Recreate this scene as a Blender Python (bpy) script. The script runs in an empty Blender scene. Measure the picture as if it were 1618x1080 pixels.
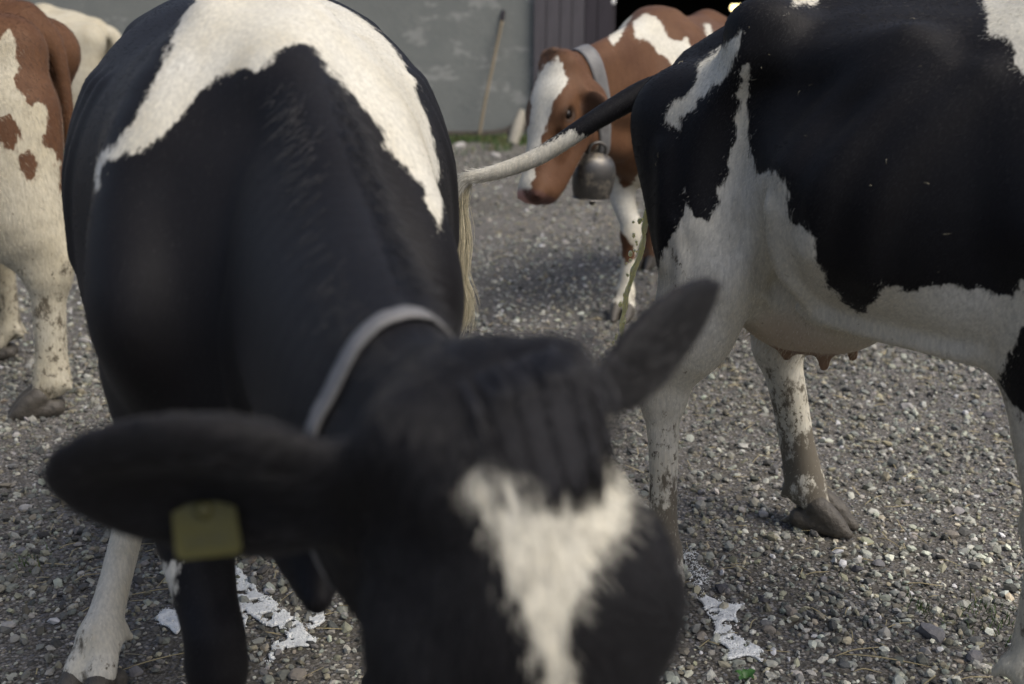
import bpy, math, os, random
import numpy as np
from mathutils import Matrix, Vector

DBG = os.environ.get('COWDBG', '')          # development switch only: '' builds everything

# ------------------------------------------------------------------ camera, sky, sun, exposure
scene = bpy.context.scene
W_PX, H_PX = 1618, 1080
CAM_H, PITCH = 1.35, math.radians(14.93)
cam_data = bpy.data.cameras.new('camera')
cam = bpy.data.objects.new('camera', cam_data)
scene.collection.objects.link(cam)
cam.location = (0, 0, CAM_H)
cam.rotation_euler = (math.radians(90) - PITCH, 0, 0)
cam_data.sensor_width = 36.0
cam_data.lens = 36.0 * 1800 / W_PX
cam_data.clip_start = 0.05
cam_data.clip_end = 400
cam_data.dof.use_dof = True
cam_data.dof.focus_distance = 2.75
cam_data.dof.aperture_fstop = 2.8
scene.camera = cam

SUN_EL, SUN_AZ = math.radians(53), math.radians(124)      # azimuth: clockwise from +Y, seen from above
world = bpy.data.worlds.new('World')
scene.world = world
world.use_nodes = True
wn = world.node_tree
sky = wn.nodes.new('ShaderNodeTexSky')
sky.sky_type = 'NISHITA'
sky.sun_disc = False
sky.sun_elevation = SUN_EL
sky.sun_rotation = SUN_AZ
sky.air_density = 0.7
sky.dust_density = 4.5
sky.ozone_density = 0.15
bg = wn.nodes['Background']
bg.inputs['Strength'].default_value = 0.14
wn.links.new(sky.outputs['Color'], bg.inputs['Color'])

sun_data = bpy.data.lights.new('sun', 'SUN')
sun_data.energy = 1.25
sun_data.angle = math.radians(40)
sun_data.color = (1.0, 0.995, 0.93)
sun = bpy.data.objects.new('sun', sun_data)
scene.collection.objects.link(sun)
sd = Vector((math.sin(SUN_AZ) * math.cos(SUN_EL), math.cos(SUN_AZ) * math.cos(SUN_EL), math.sin(SUN_EL)))
sun.rotation_euler = (-sd).to_track_quat('-Z', 'Y').to_euler()
sun.location = (6, -4, 9)

scene.view_settings.view_transform = 'Standard'
scene.view_settings.look = 'None'
scene.view_settings.gamma = 1.0
scene.view_settings.exposure = 0.52
scene.cycles.use_denoising = True
scene.cycles.max_bounces = 5
scene.cycles.transparent_max_bounces = 6

rng = np.random.default_rng(7)
random.seed(7)

# ------------------------------------------------------------------ small helpers
def link(o):
    scene.collection.objects.link(o)
    return o

def tag(o, label=None, cat=None, group=None, kind=None):
    if label: o['label'] = label
    if cat: o['category'] = cat
    if group: o['group'] = group
    if kind: o['kind'] = kind
    return o

def empty(name, loc=(0, 0, 0), rz=0.0, scale=1.0):
    o = bpy.data.objects.new(name, None)
    o.location = loc
    o.rotation_euler = (0, 0, rz)
    o.scale = (scale,) * 3
    o.empty_display_size = 0.1
    return link(o)

def mesh_obj(name, verts, faces, mat=None, parent=None, smooth=True):
    me = bpy.data.meshes.new(name)
    verts = np.asarray(verts, dtype=np.float32)
    if isinstance(faces, np.ndarray):
        n = faces.shape[1]
        me.vertices.add(len(verts)); me.vertices.foreach_set('co', verts.ravel())
        me.loops.add(faces.size); me.loops.foreach_set('vertex_index', faces.ravel().astype(np.int32))
        me.polygons.add(len(faces))
        me.polygons.foreach_set('loop_start', np.arange(0, faces.size, n, dtype=np.int32))
        me.update(calc_edges=True)
    else:
        me.from_pydata([tuple(v) for v in verts], [], [tuple(f) for f in faces])
    me.polygons.foreach_set('use_smooth', np.full(len(me.polygons), smooth))
    me.validate()
    me.update()
    if mat: me.materials.append(mat)
    o = bpy.data.objects.new(name, me)
    link(o)
    if parent: o.parent = parent
    return o

def smoothstep(a, b, x):
    t = np.clip((x - a) / (b - a), 0, 1)
    return t * t * (3 - 2 * t)

def unit(v):
    v = np.asarray(v, float)
    return v / np.linalg.norm(v)

def catmull(pts, n):
    """n samples per span through pts (any width of columns)"""
    P = np.asarray(pts, float)
    if len(P) < 3:
        t = np.linspace(0, 1, n + 1)[:, None]
        return P[0] * (1 - t) + P[-1] * t
    Q = np.vstack([2 * P[0] - P[1], P, 2 * P[-1] - P[-2]])
    out = []
    for i in range(1, len(Q) - 2):
        t = np.linspace(0, 1, n, endpoint=False)[:, None]
        a, b, c, d = Q[i - 1], Q[i], Q[i + 1], Q[i + 2]
        out.append(0.5 * (2 * b + (c - a) * t + (2 * a - 5 * b + 4 * c - d) * t ** 2 + (3 * b - a - 3 * c + d) * t ** 3))
    out.append(P[-1:])
    return np.vstack(out)

# ------------------------------------------------------------------ implicit surfaces: bodies are grown as ONE continuous skin
class Field:
    def __init__(s, lo, hi, h):
        s.lo = np.asarray(lo, float); s.h = h
        s.n = np.ceil((np.asarray(hi, float) - s.lo) / h).astype(int) + 1
        s.ax = [(s.lo[i] + h * np.arange(s.n[i])).astype(np.float32) for i in range(3)]
        s.d = np.full(s.n, 0.5, np.float32)

    def region(s, lo, hi):
        a = np.clip(np.floor((np.asarray(lo) - s.lo) / s.h).astype(int), 0, s.n)
        b = np.clip(np.ceil((np.asarray(hi) - s.lo) / s.h).astype(int) + 1, 0, s.n)
        if np.any(b - a < 1): return None, None
        sl = tuple(slice(a[i], b[i]) for i in range(3))
        X = s.ax[0][sl[0]][:, None, None]; Y = s.ax[1][sl[1]][None, :, None]; Z = s.ax[2][sl[2]][None, None, :]
        return sl, (X, Y, Z)

    def blend(s, sl, d, k, sub=False):
        a = s.d[sl]
        if sub:
            h = np.maximum(k - np.abs(a + d), 0) / k
            s.d[sl] = np.maximum(a, -d) + h * h * k * 0.25
        else:
            h = np.maximum(k - np.abs(a - d), 0) / k
            s.d[sl] = np.minimum(a, d) - h * h * k * 0.25

    def ball(s, c, r, k=0.03, sub=False, axes=None):
        """ellipsoid; axes: rows are the directions of the three radii"""
        r = np.asarray(r, float) * np.ones(3); c = np.asarray(c, float)
        m = r.max() + k + 0.02
        sl, G = s.region(c - m, c + m)
        if sl is None: return
        q = [G[i] - np.float32(c[i]) for i in range(3)]
        if axes is not None:
            A = np.asarray(axes, float)
            q = [q[0] * np.float32(A[j, 0]) + q[1] * np.float32(A[j, 1]) + q[2] * np.float32(A[j, 2]) for j in range(3)]
        f = np.sqrt(sum((q[i] / np.float32(r[i])) ** 2 for i in range(3)))
        g = np.sqrt(sum((q[i] / np.float32(r[i] ** 2)) ** 2 for i in range(3)))
        d = f * (f - 1) / np.maximum(g, 1e-4)
        s.blend(sl, d.astype(np.float32), k, sub)

    def tube(s, pts, rad, k=0.03, sub=False, flat=None, n=4):
        """chain of tapered limbs; flat = (direction, factor): radius times factor along that direction"""
        P = np.column_stack([np.asarray(pts, float), np.asarray(rad, float)])
        if len(P) > 2: P = catmull(P, n)
        R = P[:, 3].max(); fm = 1.0
        if flat is not None: fm = max(1.0, flat[1])
        m = R * fm + k + 0.02
        sl, G = s.region(P[:, :3].min(0) - m, P[:, :3].max(0) + m)
        if sl is None: return
        best = None
        for i in range(len(P) - 1):
            a, b = P[i, :3], P[i + 1, :3]; ba = b - a; L2 = max(ba @ ba, 1e-9)
            q = [G[j] - np.float32(a[j]) for j in range(3)]
            t = np.clip((q[0] * np.float32(ba[0]) + q[1] * np.float32(ba[1]) + q[2] * np.float32(ba[2])) / np.float32(L2), 0, 1)
            r = np.float32(P[i, 3]) + t * np.float32(P[i + 1, 3] - P[i, 3])
            q = [q[j] - t * np.float32(ba[j]) for j in range(3)]
            if flat is not None:
                u = unit(flat[0]); f = flat[1]
                w = (q[0] * np.float32(u[0]) + q[1] * np.float32(u[1]) + q[2] * np.float32(u[2])) * np.float32(1 / f - 1)
                q = [q[j] + w * np.float32(u[j]) for j in range(3)]
                d = (np.sqrt(q[0] ** 2 + q[1] ** 2 + q[2] ** 2) - r) * np.float32(min(1, f))
            else:
                d = np.sqrt(q[0] ** 2 + q[1] ** 2 + q[2] ** 2) - r
            best = d if best is None else np.minimum(best, d)
        s.blend(sl, best.astype(np.float32), k, sub)

    def loft(s, sec, n_exp=2.2, k=0.05, roof=0.0):
        """trunk along x; rows: x, yc, zc, half width, half height up, half height down"""
        S = catmull(sec, 10)
        S = S[np.argsort(S[:, 0])]
        lo = np.array([S[0, 0] - 0.1, (S[:, 1] - S[:, 3]).min() - 0.12, (S[:, 2] - S[:, 5]).min() - 0.12])
        hi = np.array([S[-1, 0] + 0.1, (S[:, 1] + S[:, 3]).max() + 0.12, (S[:, 2] + S[:, 4]).max() + 0.12])
        sl, (X, Y, Z) = s.region(lo, hi)
        x = X[:, 0, 0]; xc = np.clip(x, S[0, 0], S[-1, 0])
        par = [np.interp(xc, S[:, 0], S[:, i]).astype(np.float32)[:, None, None] for i in range(1, 6)]
        y = np.abs(Y - par[0]); z = Z - par[1]
        rz = np.where(z > 0, par[3], par[4]); az = np.abs(z)
        ry = par[2] * (1 - roof * np.clip(z / par[3], 0, 1) ** 1.0)
        A = y / ry; B = az / rz
        e = n_exp
        Fv = (A ** e + B ** e + 1e-6) ** (1 / e)
        g = Fv ** (1 - e) * np.sqrt((A ** (e - 1) / ry) ** 2 + (B ** (e - 1) / rz) ** 2)
        d = (Fv - 1) / np.maximum(g, 1.0)
        d = np.clip(d, -0.2, 0.4)
        ox = np.abs(X - xc[:, None, None])
        d = np.where(ox > 0, np.sqrt(np.maximum(d, 0) ** 2 + ox ** 2), d)
        s.blend(sl, d.astype(np.float32), k)

    def floor_cut(s, z0):
        Z = s.ax[2][None, None, :]
        s.d = np.maximum(s.d, (np.float32(z0) - Z))

    def surface(s, smooth=2):
        d = s.d
        ins = (d < 0)
        cnt = np.zeros(s.n - 1, np.int8)
        offs = [(i, j, k) for i in (0, 1) for j in (0, 1) for k in (0, 1)]
        def corner(A, o):
            return A[o[0]:o[0] + s.n[0] - 1, o[1]:o[1] + s.n[1] - 1, o[2]:o[2] + s.n[2] - 1]
        for o in offs: cnt += corner(ins, o)
        act = (cnt > 0) & (cnt < 8)
        idx = np.full(act.shape, -1, np.int32)
        cells = np.argwhere(act)
        idx[act] = np.arange(len(cells))
        val = {o: d[cells[:, 0] + o[0], cells[:, 1] + o[1], cells[:, 2] + o[2]] for o in offs}
        pos = np.zeros((len(cells), 3)); num = np.zeros(len(cells))
        for a in offs:
            for ax in range(3):
                if a[ax] == 1: continue
                b = list(a); b[ax] = 1; b = tuple(b)
                va, vb = val[a], val[b]
                m = (va < 0) != (vb < 0)
                t = va[m] / (va[m] - vb[m])
                p = np.tile(np.array(a, float), (m.sum(), 1)); p[:, ax] = t
                pos[m] += p; num[m] += 1
        V = (cells + pos / num[:, None]) * s.h + s.lo
        quads = []
        for ax in range(3):
            b, c = (ax + 1) % 3, (ax + 2) % 3
            sl0 = [slice(None)] * 3; sl1 = [slice(None)] * 3
            sl0[ax] = slice(0, -1); sl1[ax] = slice(1, None)
            i0 = ins[tuple(sl0)]; i1 = ins[tuple(sl1)]
            for flip, mask in ((False, i0 & ~i1), (True, ~i0 & i1)):
                E = np.argwhere(mask)
                ok = (E[:, b] > 0) & (E[:, c] > 0) & (E[:, b] < s.n[b] - 1) & (E[:, c] < s.n[c] - 1)
                E = E[ok]
                def g(db, dc):
                    q = E.copy(); q[:, b] -= db; q[:, c] -= dc
                    return idx[q[:, 0], q[:, 1], q[:, 2]]
                Q = np.column_stack([g(1, 1), g(0, 1), g(0, 0), g(1, 0)])
                quads.append(Q[:, ::-1] if flip else Q)
        Fq = np.vstack(quads)
        Fq = Fq[(Fq >= 0).all(1)]
        # drop crumbs that are not joined to the skin
        e = np.vstack([Fq[:, [0, 1]], Fq[:, [1, 2]], Fq[:, [2, 3]], Fq[:, [3, 0]]])
        lab = np.arange(len(V))
        for _ in range(400):
            old = lab.copy()
            m = np.minimum(lab[e[:, 0]], lab[e[:, 1]])
            np.minimum.at(lab, e[:, 0], m); np.minimum.at(lab, e[:, 1], m)
            lab = lab[lab]
            if (lab == old).all(): break
        main = np.bincount(lab).argmax()
        keep = lab == main
        Fq = Fq[keep[Fq[:, 0]]]
        new = np.cumsum(keep) - 1
        V = V[keep]; Fq = new[Fq]
        e = np.vstack([Fq[:, [0, 1]], Fq[:, [1, 2]], Fq[:, [2, 3]], Fq[:, [3, 0]]])
        for it in range(smooth):
            S = np.zeros_like(V); N = np.zeros(len(V))
            for j in range(3):
                S[:, j] = np.bincount(e[:, 0], V[e[:, 1], j], len(V)) + np.bincount(e[:, 1], V[e[:, 0], j], len(V))
            N = np.bincount(e[:, 0], minlength=len(V)) + np.bincount(e[:, 1], minlength=len(V))
            V = V + 0.5 * (S / N[:, None] - V)
        return V, Fq

def vert_normals(V, Q):
    a = V[Q[:, 2]] - V[Q[:, 0]]; b = V[Q[:, 3]] - V[Q[:, 1]]
    fn = np.cross(a, b)
    N = np.zeros_like(V)
    for i in range(4):
        for j in range(3):
            N[:, j] += np.bincount(Q[:, i], fn[:, j], len(V))
    return N / np.maximum(np.linalg.norm(N, axis=1, keepdims=True), 1e-12)

# ------------------------------------------------------------------ cow builder
def lerp(a, b, t):
    return np.asarray(a, float) * (1 - t) + np.asarray(b, float) * t

TRUNK = [  # x, yc, zc, half width, up, down
    [0.80, 0, 0.93, 0.07, 0.08, 0.12], [0.72, 0, 0.96, 0.16, 0.20, 0.28], [0.58, 0, 0.99, 0.225, 0.31, 0.38],
    [0.42, 0, 1.00, 0.265, 0.36, 0.41], [0.22, 0, 1.00, 0.325, 0.36, 0.42], [0.00, 0, 0.99, 0.375, 0.37, 0.42],
    [-0.22, 0, 1.00, 0.37, 0.37, 0.38], [-0.42, 0, 1.05, 0.29, 0.325, 0.30], [-0.62, 0, 1.10, 0.22, 0.26, 0.24],
    [-0.78, 0, 1.13, 0.14, 0.17, 0.18]]

HIND = dict(hip=(-0.52, 0.15, 1.08), stifle=(-0.33, 0.21, 0.78), hock=(-0.70, 0.19, 0.52), fet=(-0.63, 0.19, 0.125), toe=(1, 0.1, 0))
FORE = dict(sh=(0.66, 0.20, 0.98), elbow=(0.46, 0.19, 0.78), carp=(0.50, 0.17, 0.42), fet=(0.49, 0.17, 0.125), toe=(1, 0.1, 0))

def side(j, s):
    return {k: ((v[0], v[1] * s, v[2]) if k != "toe" else (v[0], v[1] * s, 0))  for k, v in j.items()}

class Cow:
    def __init__(s, pos, fwd, scale=1.0):
        s.pos = np.array([pos[0], pos[1], 0.0]); f = unit([fwd[0], fwd[1], 0]); s.fwd = f
        s.rz = math.atan2(f[1], f[0]); s.scale = scale
        s.R = np.array([[f[0], f[1], 0], [-f[1], f[0], 0], [0, 0, 1.0]])     # world -> local rows
    def L(s, p):
        return s.R @ (np.asarray(p, float) - s.pos) / s.scale
    def Ld(s, v):
        return s.R @ np.asarray(v, float)
    def Wd(s, p):
        return s.R.T @ (np.asarray(p, float) * s.scale) + s.pos

def fore_leg(F, j):
    sh, el, ca, fe = (np.array(j[k], float) for k in ('sh', 'elbow', 'carp', 'fet'))
    sy = np.sign(el[1]) or 1.0
    toe = unit(j['toe'])
    lat = (0, 1, 0)
    F.tube([sh + (0, 0, 0.0), el], [0.135, 0.105], 0.07, flat=(lat, 0.62))
    F.tube([el + (0.02, 0, 0.06), lerp(el, ca, 0.3), lerp(el, ca, 0.72), ca + (0, 0, 0.05)], [0.098, 0.078, 0.053, 0.049], 0.05)
    F.ball(el + (-0.05, 0, 0.02), 0.045, 0.05)
    F.ball(ca + (0.006, 0, 0), (0.052, 0.049, 0.062), 0.02)
    F.ball(ca + (-0.045, 0, 0.02), (0.018, 0.016, 0.03), 0.025)
    F.tube([ca, lerp(ca, fe, 0.35), lerp(ca, fe, 0.75), fe], [0.044, 0.034, 0.034, 0.043], 0.02)
    F.tube([lerp(ca, fe, 0.2) - toe * 0.018, fe - toe * 0.022], [0.016, 0.020], 0.015)
    shin_foot(F, fe, toe)

def shin_foot(F, fe, toe):
    p = fe + toe * 0.045 + (0, 0, -0.055)
    F.ball(fe, (0.044, 0.046, 0.042), 0.02)
    for w in (-1, 1):
        o = np.cross((0, 0, 1), toe) * 0.024 * w
        F.tube([fe + o * 0.6, p + o], [0.030, 0.034], 0.012)
        F.tube([fe - toe * 0.036 + o * 1.1, fe - toe * 0.056 + o * 1.25 + (0, 0, -0.026)], [0.018, 0.011], 0.012)

def hind_leg(F, j, pin):
    bulk = j.get('bulk', 1.0)
    hp, st, hk, fe = (np.array(j[k], float) for k in ('hip', 'stifle', 'hock', 'fet'))
    toe = unit(j['toe']); ft = j.get('fat', 1.0)
    lat = (0, 1, 0)
    F.tube([hp, lerp(hp, st, 0.5) + (0, 0, 0.0), st], [0.215 * bulk, 0.185 * bulk, 0.115 * bulk], 0.08, flat=(lat, 0.62))
    low = lerp(st, hk, 0.55) + (-0.03 + j.get('tuck', 0), 0, 0.03)
    F.tube([pin + (0.02, 0, -0.02), lerp(pin, low, 0.5) + (-0.02 + j.get('tuck', 0), 0, 0), low], [0.10, 0.125 * bulk, 0.085 * bulk], 0.08, flat=(lat, 0.75))
    F.tube([st, lerp(st, hk, 0.45), lerp(st, hk, 0.8), hk], [0.112 * bulk, 0.090, 0.060, 0.050], 0.06, flat=(lat, 0.85))
    F.tube([lerp(low, pin, 0.12), hk + (-0.045, 0, 0.07), hk + (-0.058, 0, 0.035)], [0.055, 0.022, 0.026], 0.05)
    if 'gask' in j: F.tube([lerp(pin, low, 0.40), lerp(low, hk, 0.25) + (-0.05, 0, 0.04), hk + (-0.03, 0, 0.06)], [0.15, 0.13, 0.055], 0.06, flat=(lat, 0.8))
    F.ball(hk, np.array([0.056, 0.045, 0.060]) * ft, 0.03)
    F.ball(st + (0.05 * bulk, 0, -0.01), np.array([0.06, 0.06, 0.07]) * bulk, 0.06)
    F.tube([hk + (-0.006, 0, -0.02), lerp(hk, fe, 0.3), lerp(hk, fe, 0.72), fe], np.array([0.048, 0.039, 0.036, 0.045]) * ft, 0.025, flat=(lat, 0.9))
    F.tube([hk + (-0.045, 0, 0.01), lerp(hk, fe, 0.35) - toe * 0.024, fe - toe * 0.024], np.array([0.022, 0.017, 0.021]) * ft, 0.02)
    shin_foot(F, fe, toe)

def head_shape(F, o, hx, hz, ears, s=1.0, ear_len=0.20, tuft=True, ear_w=1.0, ear_base=(0.035, 0.088, -0.075)):
    """o: poll; hx: along the face to the muzzle; hz: out of the forehead; ears: (dir, cup) per side +1/-1 (cow left/right)"""
    hx = unit(hx); hz = np.asarray(hz, float); hz = unit(hz - hx * (hz @ hx)); hy = np.cross(hz, hx)
    A = np.array([hx, hy, hz])
    P = lambda x, y, z: o + s * (hx * x + hy * y + hz * z)
    F.ball(P(0.09, 0, -0.085), np.array([0.13, 0.098, 0.10]) * s, 0.05, axes=A)
    F.ball(P(0.17, 0, -0.068), np.array([0.13, 0.108, 0.068]) * s, 0.05, axes=A)
    F.ball(P(0.00, 0, -0.045), np.array([0.05, 0.085, 0.050]) * s, 0.05, axes=A)          # poll ridge
    F.tube([P(0.16, 0, -0.075), P(0.30, 0, -0.078), P(0.42, 0, -0.085), P(0.47, 0, -0.095)], np.array([0.094, 0.074, 0.063, 0.062]) * s, 0.05, flat=(hz, 0.85))
    F.tube([P(0.22, 0, -0.12), P(0.34, 0, -0.125), P(0.46, 0, -0.125)], np.array([0.085, 0.062, 0.056]) * s, 0.05)
    for w in (-1, 1):
        F.ball(P(0.175, 0.092 * w, -0.052), np.array([0.060, 0.032, 0.036]) * s, 0.035, axes=A)   # brow over the eye
        F.tube([P(0.22, 0.088 * w, -0.10), P(0.31, 0.062 * w, -0.105)], np.array([0.030, 0.020]) * s, 0.04)   # cheek bone
        F.ball(P(0.11, 0.066 * w, -0.185), np.array([0.085, 0.035, 0.075]) * s, 0.05, axes=A)     # jaw angle
        F.tube([P(0.12, 0.06 * w, -0.215), P(0.28, 0.042 * w, -0.195), P(0.43, 0.028 * w, -0.17)], np.array([0.040, 0.036, 0.034]) * s, 0.04)
        F.ball(P(0.205, 0.116 * w, -0.078), np.array([0.026, 0.016, 0.019]) * s, 0.014, sub=True, axes=A)   # eye socket
        F.tube([P(0.175, 0.112 * w, -0.064), P(0.205, 0.122 * w, -0.058), P(0.236, 0.112 * w, -0.068)], np.array([0.008, 0.010, 0.007]) * s, 0.012)
        F.tube([P(0.18, 0.108 * w, -0.088), P(0.21, 0.112 * w, -0.100), P(0.237, 0.106 * w, -0.09)], np.array([0.006, 0.008, 0.006]) * s, 0.012)
    for w in (-1, 1):
        F.ball(P(0.335, 0.082 * w, -0.088), np.array([0.075, 0.020, 0.030]) * s, 0.03, sub=True, axes=A)     # hollow beside the nose
        F.tube([P(0.235, 0.100 * w, -0.105), P(0.30, 0.078 * w, -0.118), P(0.35, 0.062 * w, -0.122)], np.array([0.016, 0.014, 0.008]) * s, 0.03)
    F.ball(P(0.485, 0, -0.105), np.array([0.050, 0.078, 0.062]) * s, 0.035, axes=A)         # muzzle
    F.ball(P(0.470, 0, -0.165), np.array([0.045, 0.050, 0.028]) * s, 0.03, axes=A)          # chin
    for w in (-1, 1):
        F.ball(P(0.515, 0.050 * w, -0.085), np.array([0.028, 0.030, 0.026]) * s, 0.02, axes=A)
        F.ball(P(0.535, 0.052 * w, -0.082), np.array([0.020, 0.014, 0.011]) * s, 0.010, sub=True, axes=A)
    F.tube([P(0.545, -0.06, -0.140), P(0.53, 0, -0.148), P(0.545, 0.06, -0.140)], np.array([0.006, 0.006, 0.006]) * s, 0.012, sub=True)
    if tuft:
        F.ball(P(0.025, 0, -0.012), np.array([0.055, 0.062, 0.026]) * s, 0.03, axes=A)
    el = []
    for w, ear in ears.items():
        d, cup = ear[:2]; ew = ear_w * (ear[2] if len(ear) > 2 else 1.0)
        d = unit(d); cup = unit(np.asarray(cup, float) - d * (np.asarray(cup, float) @ d))
        b = P(ear_base[0], ear_base[1] * w, ear_base[2])
        L = ear_len * s; el.append((b, d, cup, L))
        q = lambda t, c=0.0: b + d * L * t + cup * c
        F.tube([b - d * 0.02, q(0.15), q(0.45), q(0.75), q(1.0)], np.array([0.034, 0.044, 0.062, 0.050, 0.016]) * s * ew, 0.025, flat=(cup, 0.30))
        F.tube([q(0.12, 0.030), q(0.45, 0.034), q(0.72, 0.028), q(0.9, 0.02)], np.array([0.016, 0.034, 0.026, 0.008]) * s * ew, 0.012, sub=True, flat=(cup, 0.62))
    return dict(P=P, A=A, o=o, ears=el)

def skin_at(F, x, z, sgn):
    """y of the skin at (x, z), coming in from the side sgn"""
    i = int(round((x - F.lo[0]) / F.h)); k = int(round((z - F.lo[2]) / F.h))
    col = F.d[i, :, k]; ys = F.ax[1]
    ins = np.flatnonzero(col < 0)
    return float(ys[ins[-1] if sgn > 0 else ins[0]]) if len(ins) else 0.2 * sgn

def ridge(F, pts, sgn, r, k=0.05, sink=0.6):
    P = [(x, skin_at(F, x, z, sgn) - sgn * r * sink, z) for x, z in pts]
    F.tube(P, [r * 0.6] + [r] * (len(P) - 2) + [r * 0.6], k)

def cow_field(c, spec):
    h = spec.get('h', 0.010)
    F = Field(spec.get('lo', (-1.15, -0.62, 0.03)), spec.get('hi', (1.6, 0.62, 1.58)), h)
    F.loft(spec.get('trunk', TRUNK), spec.get('nexp', 2.25), roof=spec.get('roof', 0.10))
    ex = spec.get('extra_first')
    if ex: ex(F)
    tz = spec.get('topline', [(0.62, 0, 1.30), (0.45, 0, 1.355), (0.2, 0, 1.345), (-0.15, 0, 1.35), (-0.42, 0, 1.365), (-0.65, 0, 1.33), (-0.80, 0, 1.27)])
    F.tube(tz, [0.03] * len(tz), 0.09)
    hook = spec.get('hook', (-0.40, 0.25, 1.325)); pin = spec.get('pin', (-0.80, 0.125, 1.19))
    sc = spec.get('scap', 1.0)
    for w in (-1, 1):
        F.tube([(0.42, 0.08 * w, 1.33), (0.56, 0.20 * w, 1.10), (0.66, 0.21 * w, 0.96)], [0.07, 0.105 * sc ** 0.3, 0.12 * sc ** 0.3], 0.09, flat=((0, 1, 0), 0.6))
        F.tube([(0.36, 0.14 * w, 1.30), (0.50, 0.235 * w, 1.03)], [0.03 * sc, 0.05 * sc], 0.09)
        F.ball((hook[0], hook[1] * w, hook[2]), (0.055, 0.026, 0.030), 0.11)
        F.ball((pin[0], pin[1] * w, pin[2]), 0.045, 0.09)
        F.tube([(hook[0], hook[1] * w * 0.93, hook[2] - 0.012), (hook[0] - 0.02, 0.02 * w, hook[2] + 0.03)], [0.022, 0.03], 0.11)
        F.tube([(hook[0], hook[1] * w * 0.92, hook[2] - 0.02), ((hook[0] + pin[0]) / 2, 0.18 * w, (hook[2] + pin[2]) / 2 - 0.05), (pin[0], pin[1] * w, pin[2])], [0.05, 0.06, 0.05], 0.09)
    if spec.get('hollow', True):
        for w in (-1, 1):
            F.ball((hook[0] + 0.17, spec.get('fossa', 0.37) * w, 1.265), (0.13, 0.085, 0.08), 0.13, sub=True)
            F.ball((hook[0] - 0.17, 0.30 * w, 1.275), (0.11, 0.06, 0.05), 0.12, sub=True)
    legs = spec['legs']
    for key, w in (('LH', 1), ('RH', -1)):
        if legs.get(key) is not None:
            hind_leg(F, legs[key], np.array([pin[0], pin[1] * w, pin[2]]))
    for key in ('LF', 'RF'):
        if legs.get(key) is not None: fore_leg(F, legs[key])
    if 'udder' in spec: spec['udder'](F)
    if 'neck' in spec:
        for pts, rad, k, fl in spec['neck']:
            F.tube(pts, rad, k, flat=fl, n=9)
    info = {}
    if 'head' in spec: info = head_shape(F, **spec['head'])
    if 'tail' in spec:
        t = spec['tail']
        F.tube(t, np.interp(np.linspace(0, 1, len(t)), [0, 0.12, 0.4, 1], [0.052, 0.040, 0.027, 0.014]), 0.045)
    ex = spec.get('extra')
    if ex: ex(F)
    return F, info

_hoof_cache = {}
def hoof_mesh():
    if 'm' not in _hoof_cache:
        F = Field((-0.09, -0.09, -0.01), (0.14, 0.09, 0.12), 0.005)
        for w in (-1, 1):
            y = 0.030 * w
            F.tube([(0.0, y, 0.068), (0.035, y * 1.05, 0.045), (0.082, y * 1.05, 0.010)], [0.033, 0.031, 0.016], 0.012, flat=((0, 1, 0), 0.86))
            F.tube([(-0.045, y * 0.95, 0.028), (0.05, y, 0.018)], [0.030, 0.026], 0.012, flat=((0, 1, 0), 0.92))
        F.floor_cut(0.0)
        _hoof_cache['m'] = F.surface(1)
    return _hoof_cache['m']

# ------------------------------------------------------------------ the five cows: where they stand and how
CR, SR = math.cos(PITCH), math.sin(PITCH)
CAM_R = np.array([1.0, 0, 0]); CAM_U = np.array([0, SR, CR]); CAM_B = np.array([0, -CR, SR])

def info_head(poll, hx, hz, c, s=1.12):
    o = c.L(poll); x = unit(c.Ld(hx)); z = c.Ld(hz); z = unit(z - x * (z @ x)); y = np.cross(z, x)
    return lambda a, b, d: o + s * (x * a + y * b + z * d)

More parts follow.
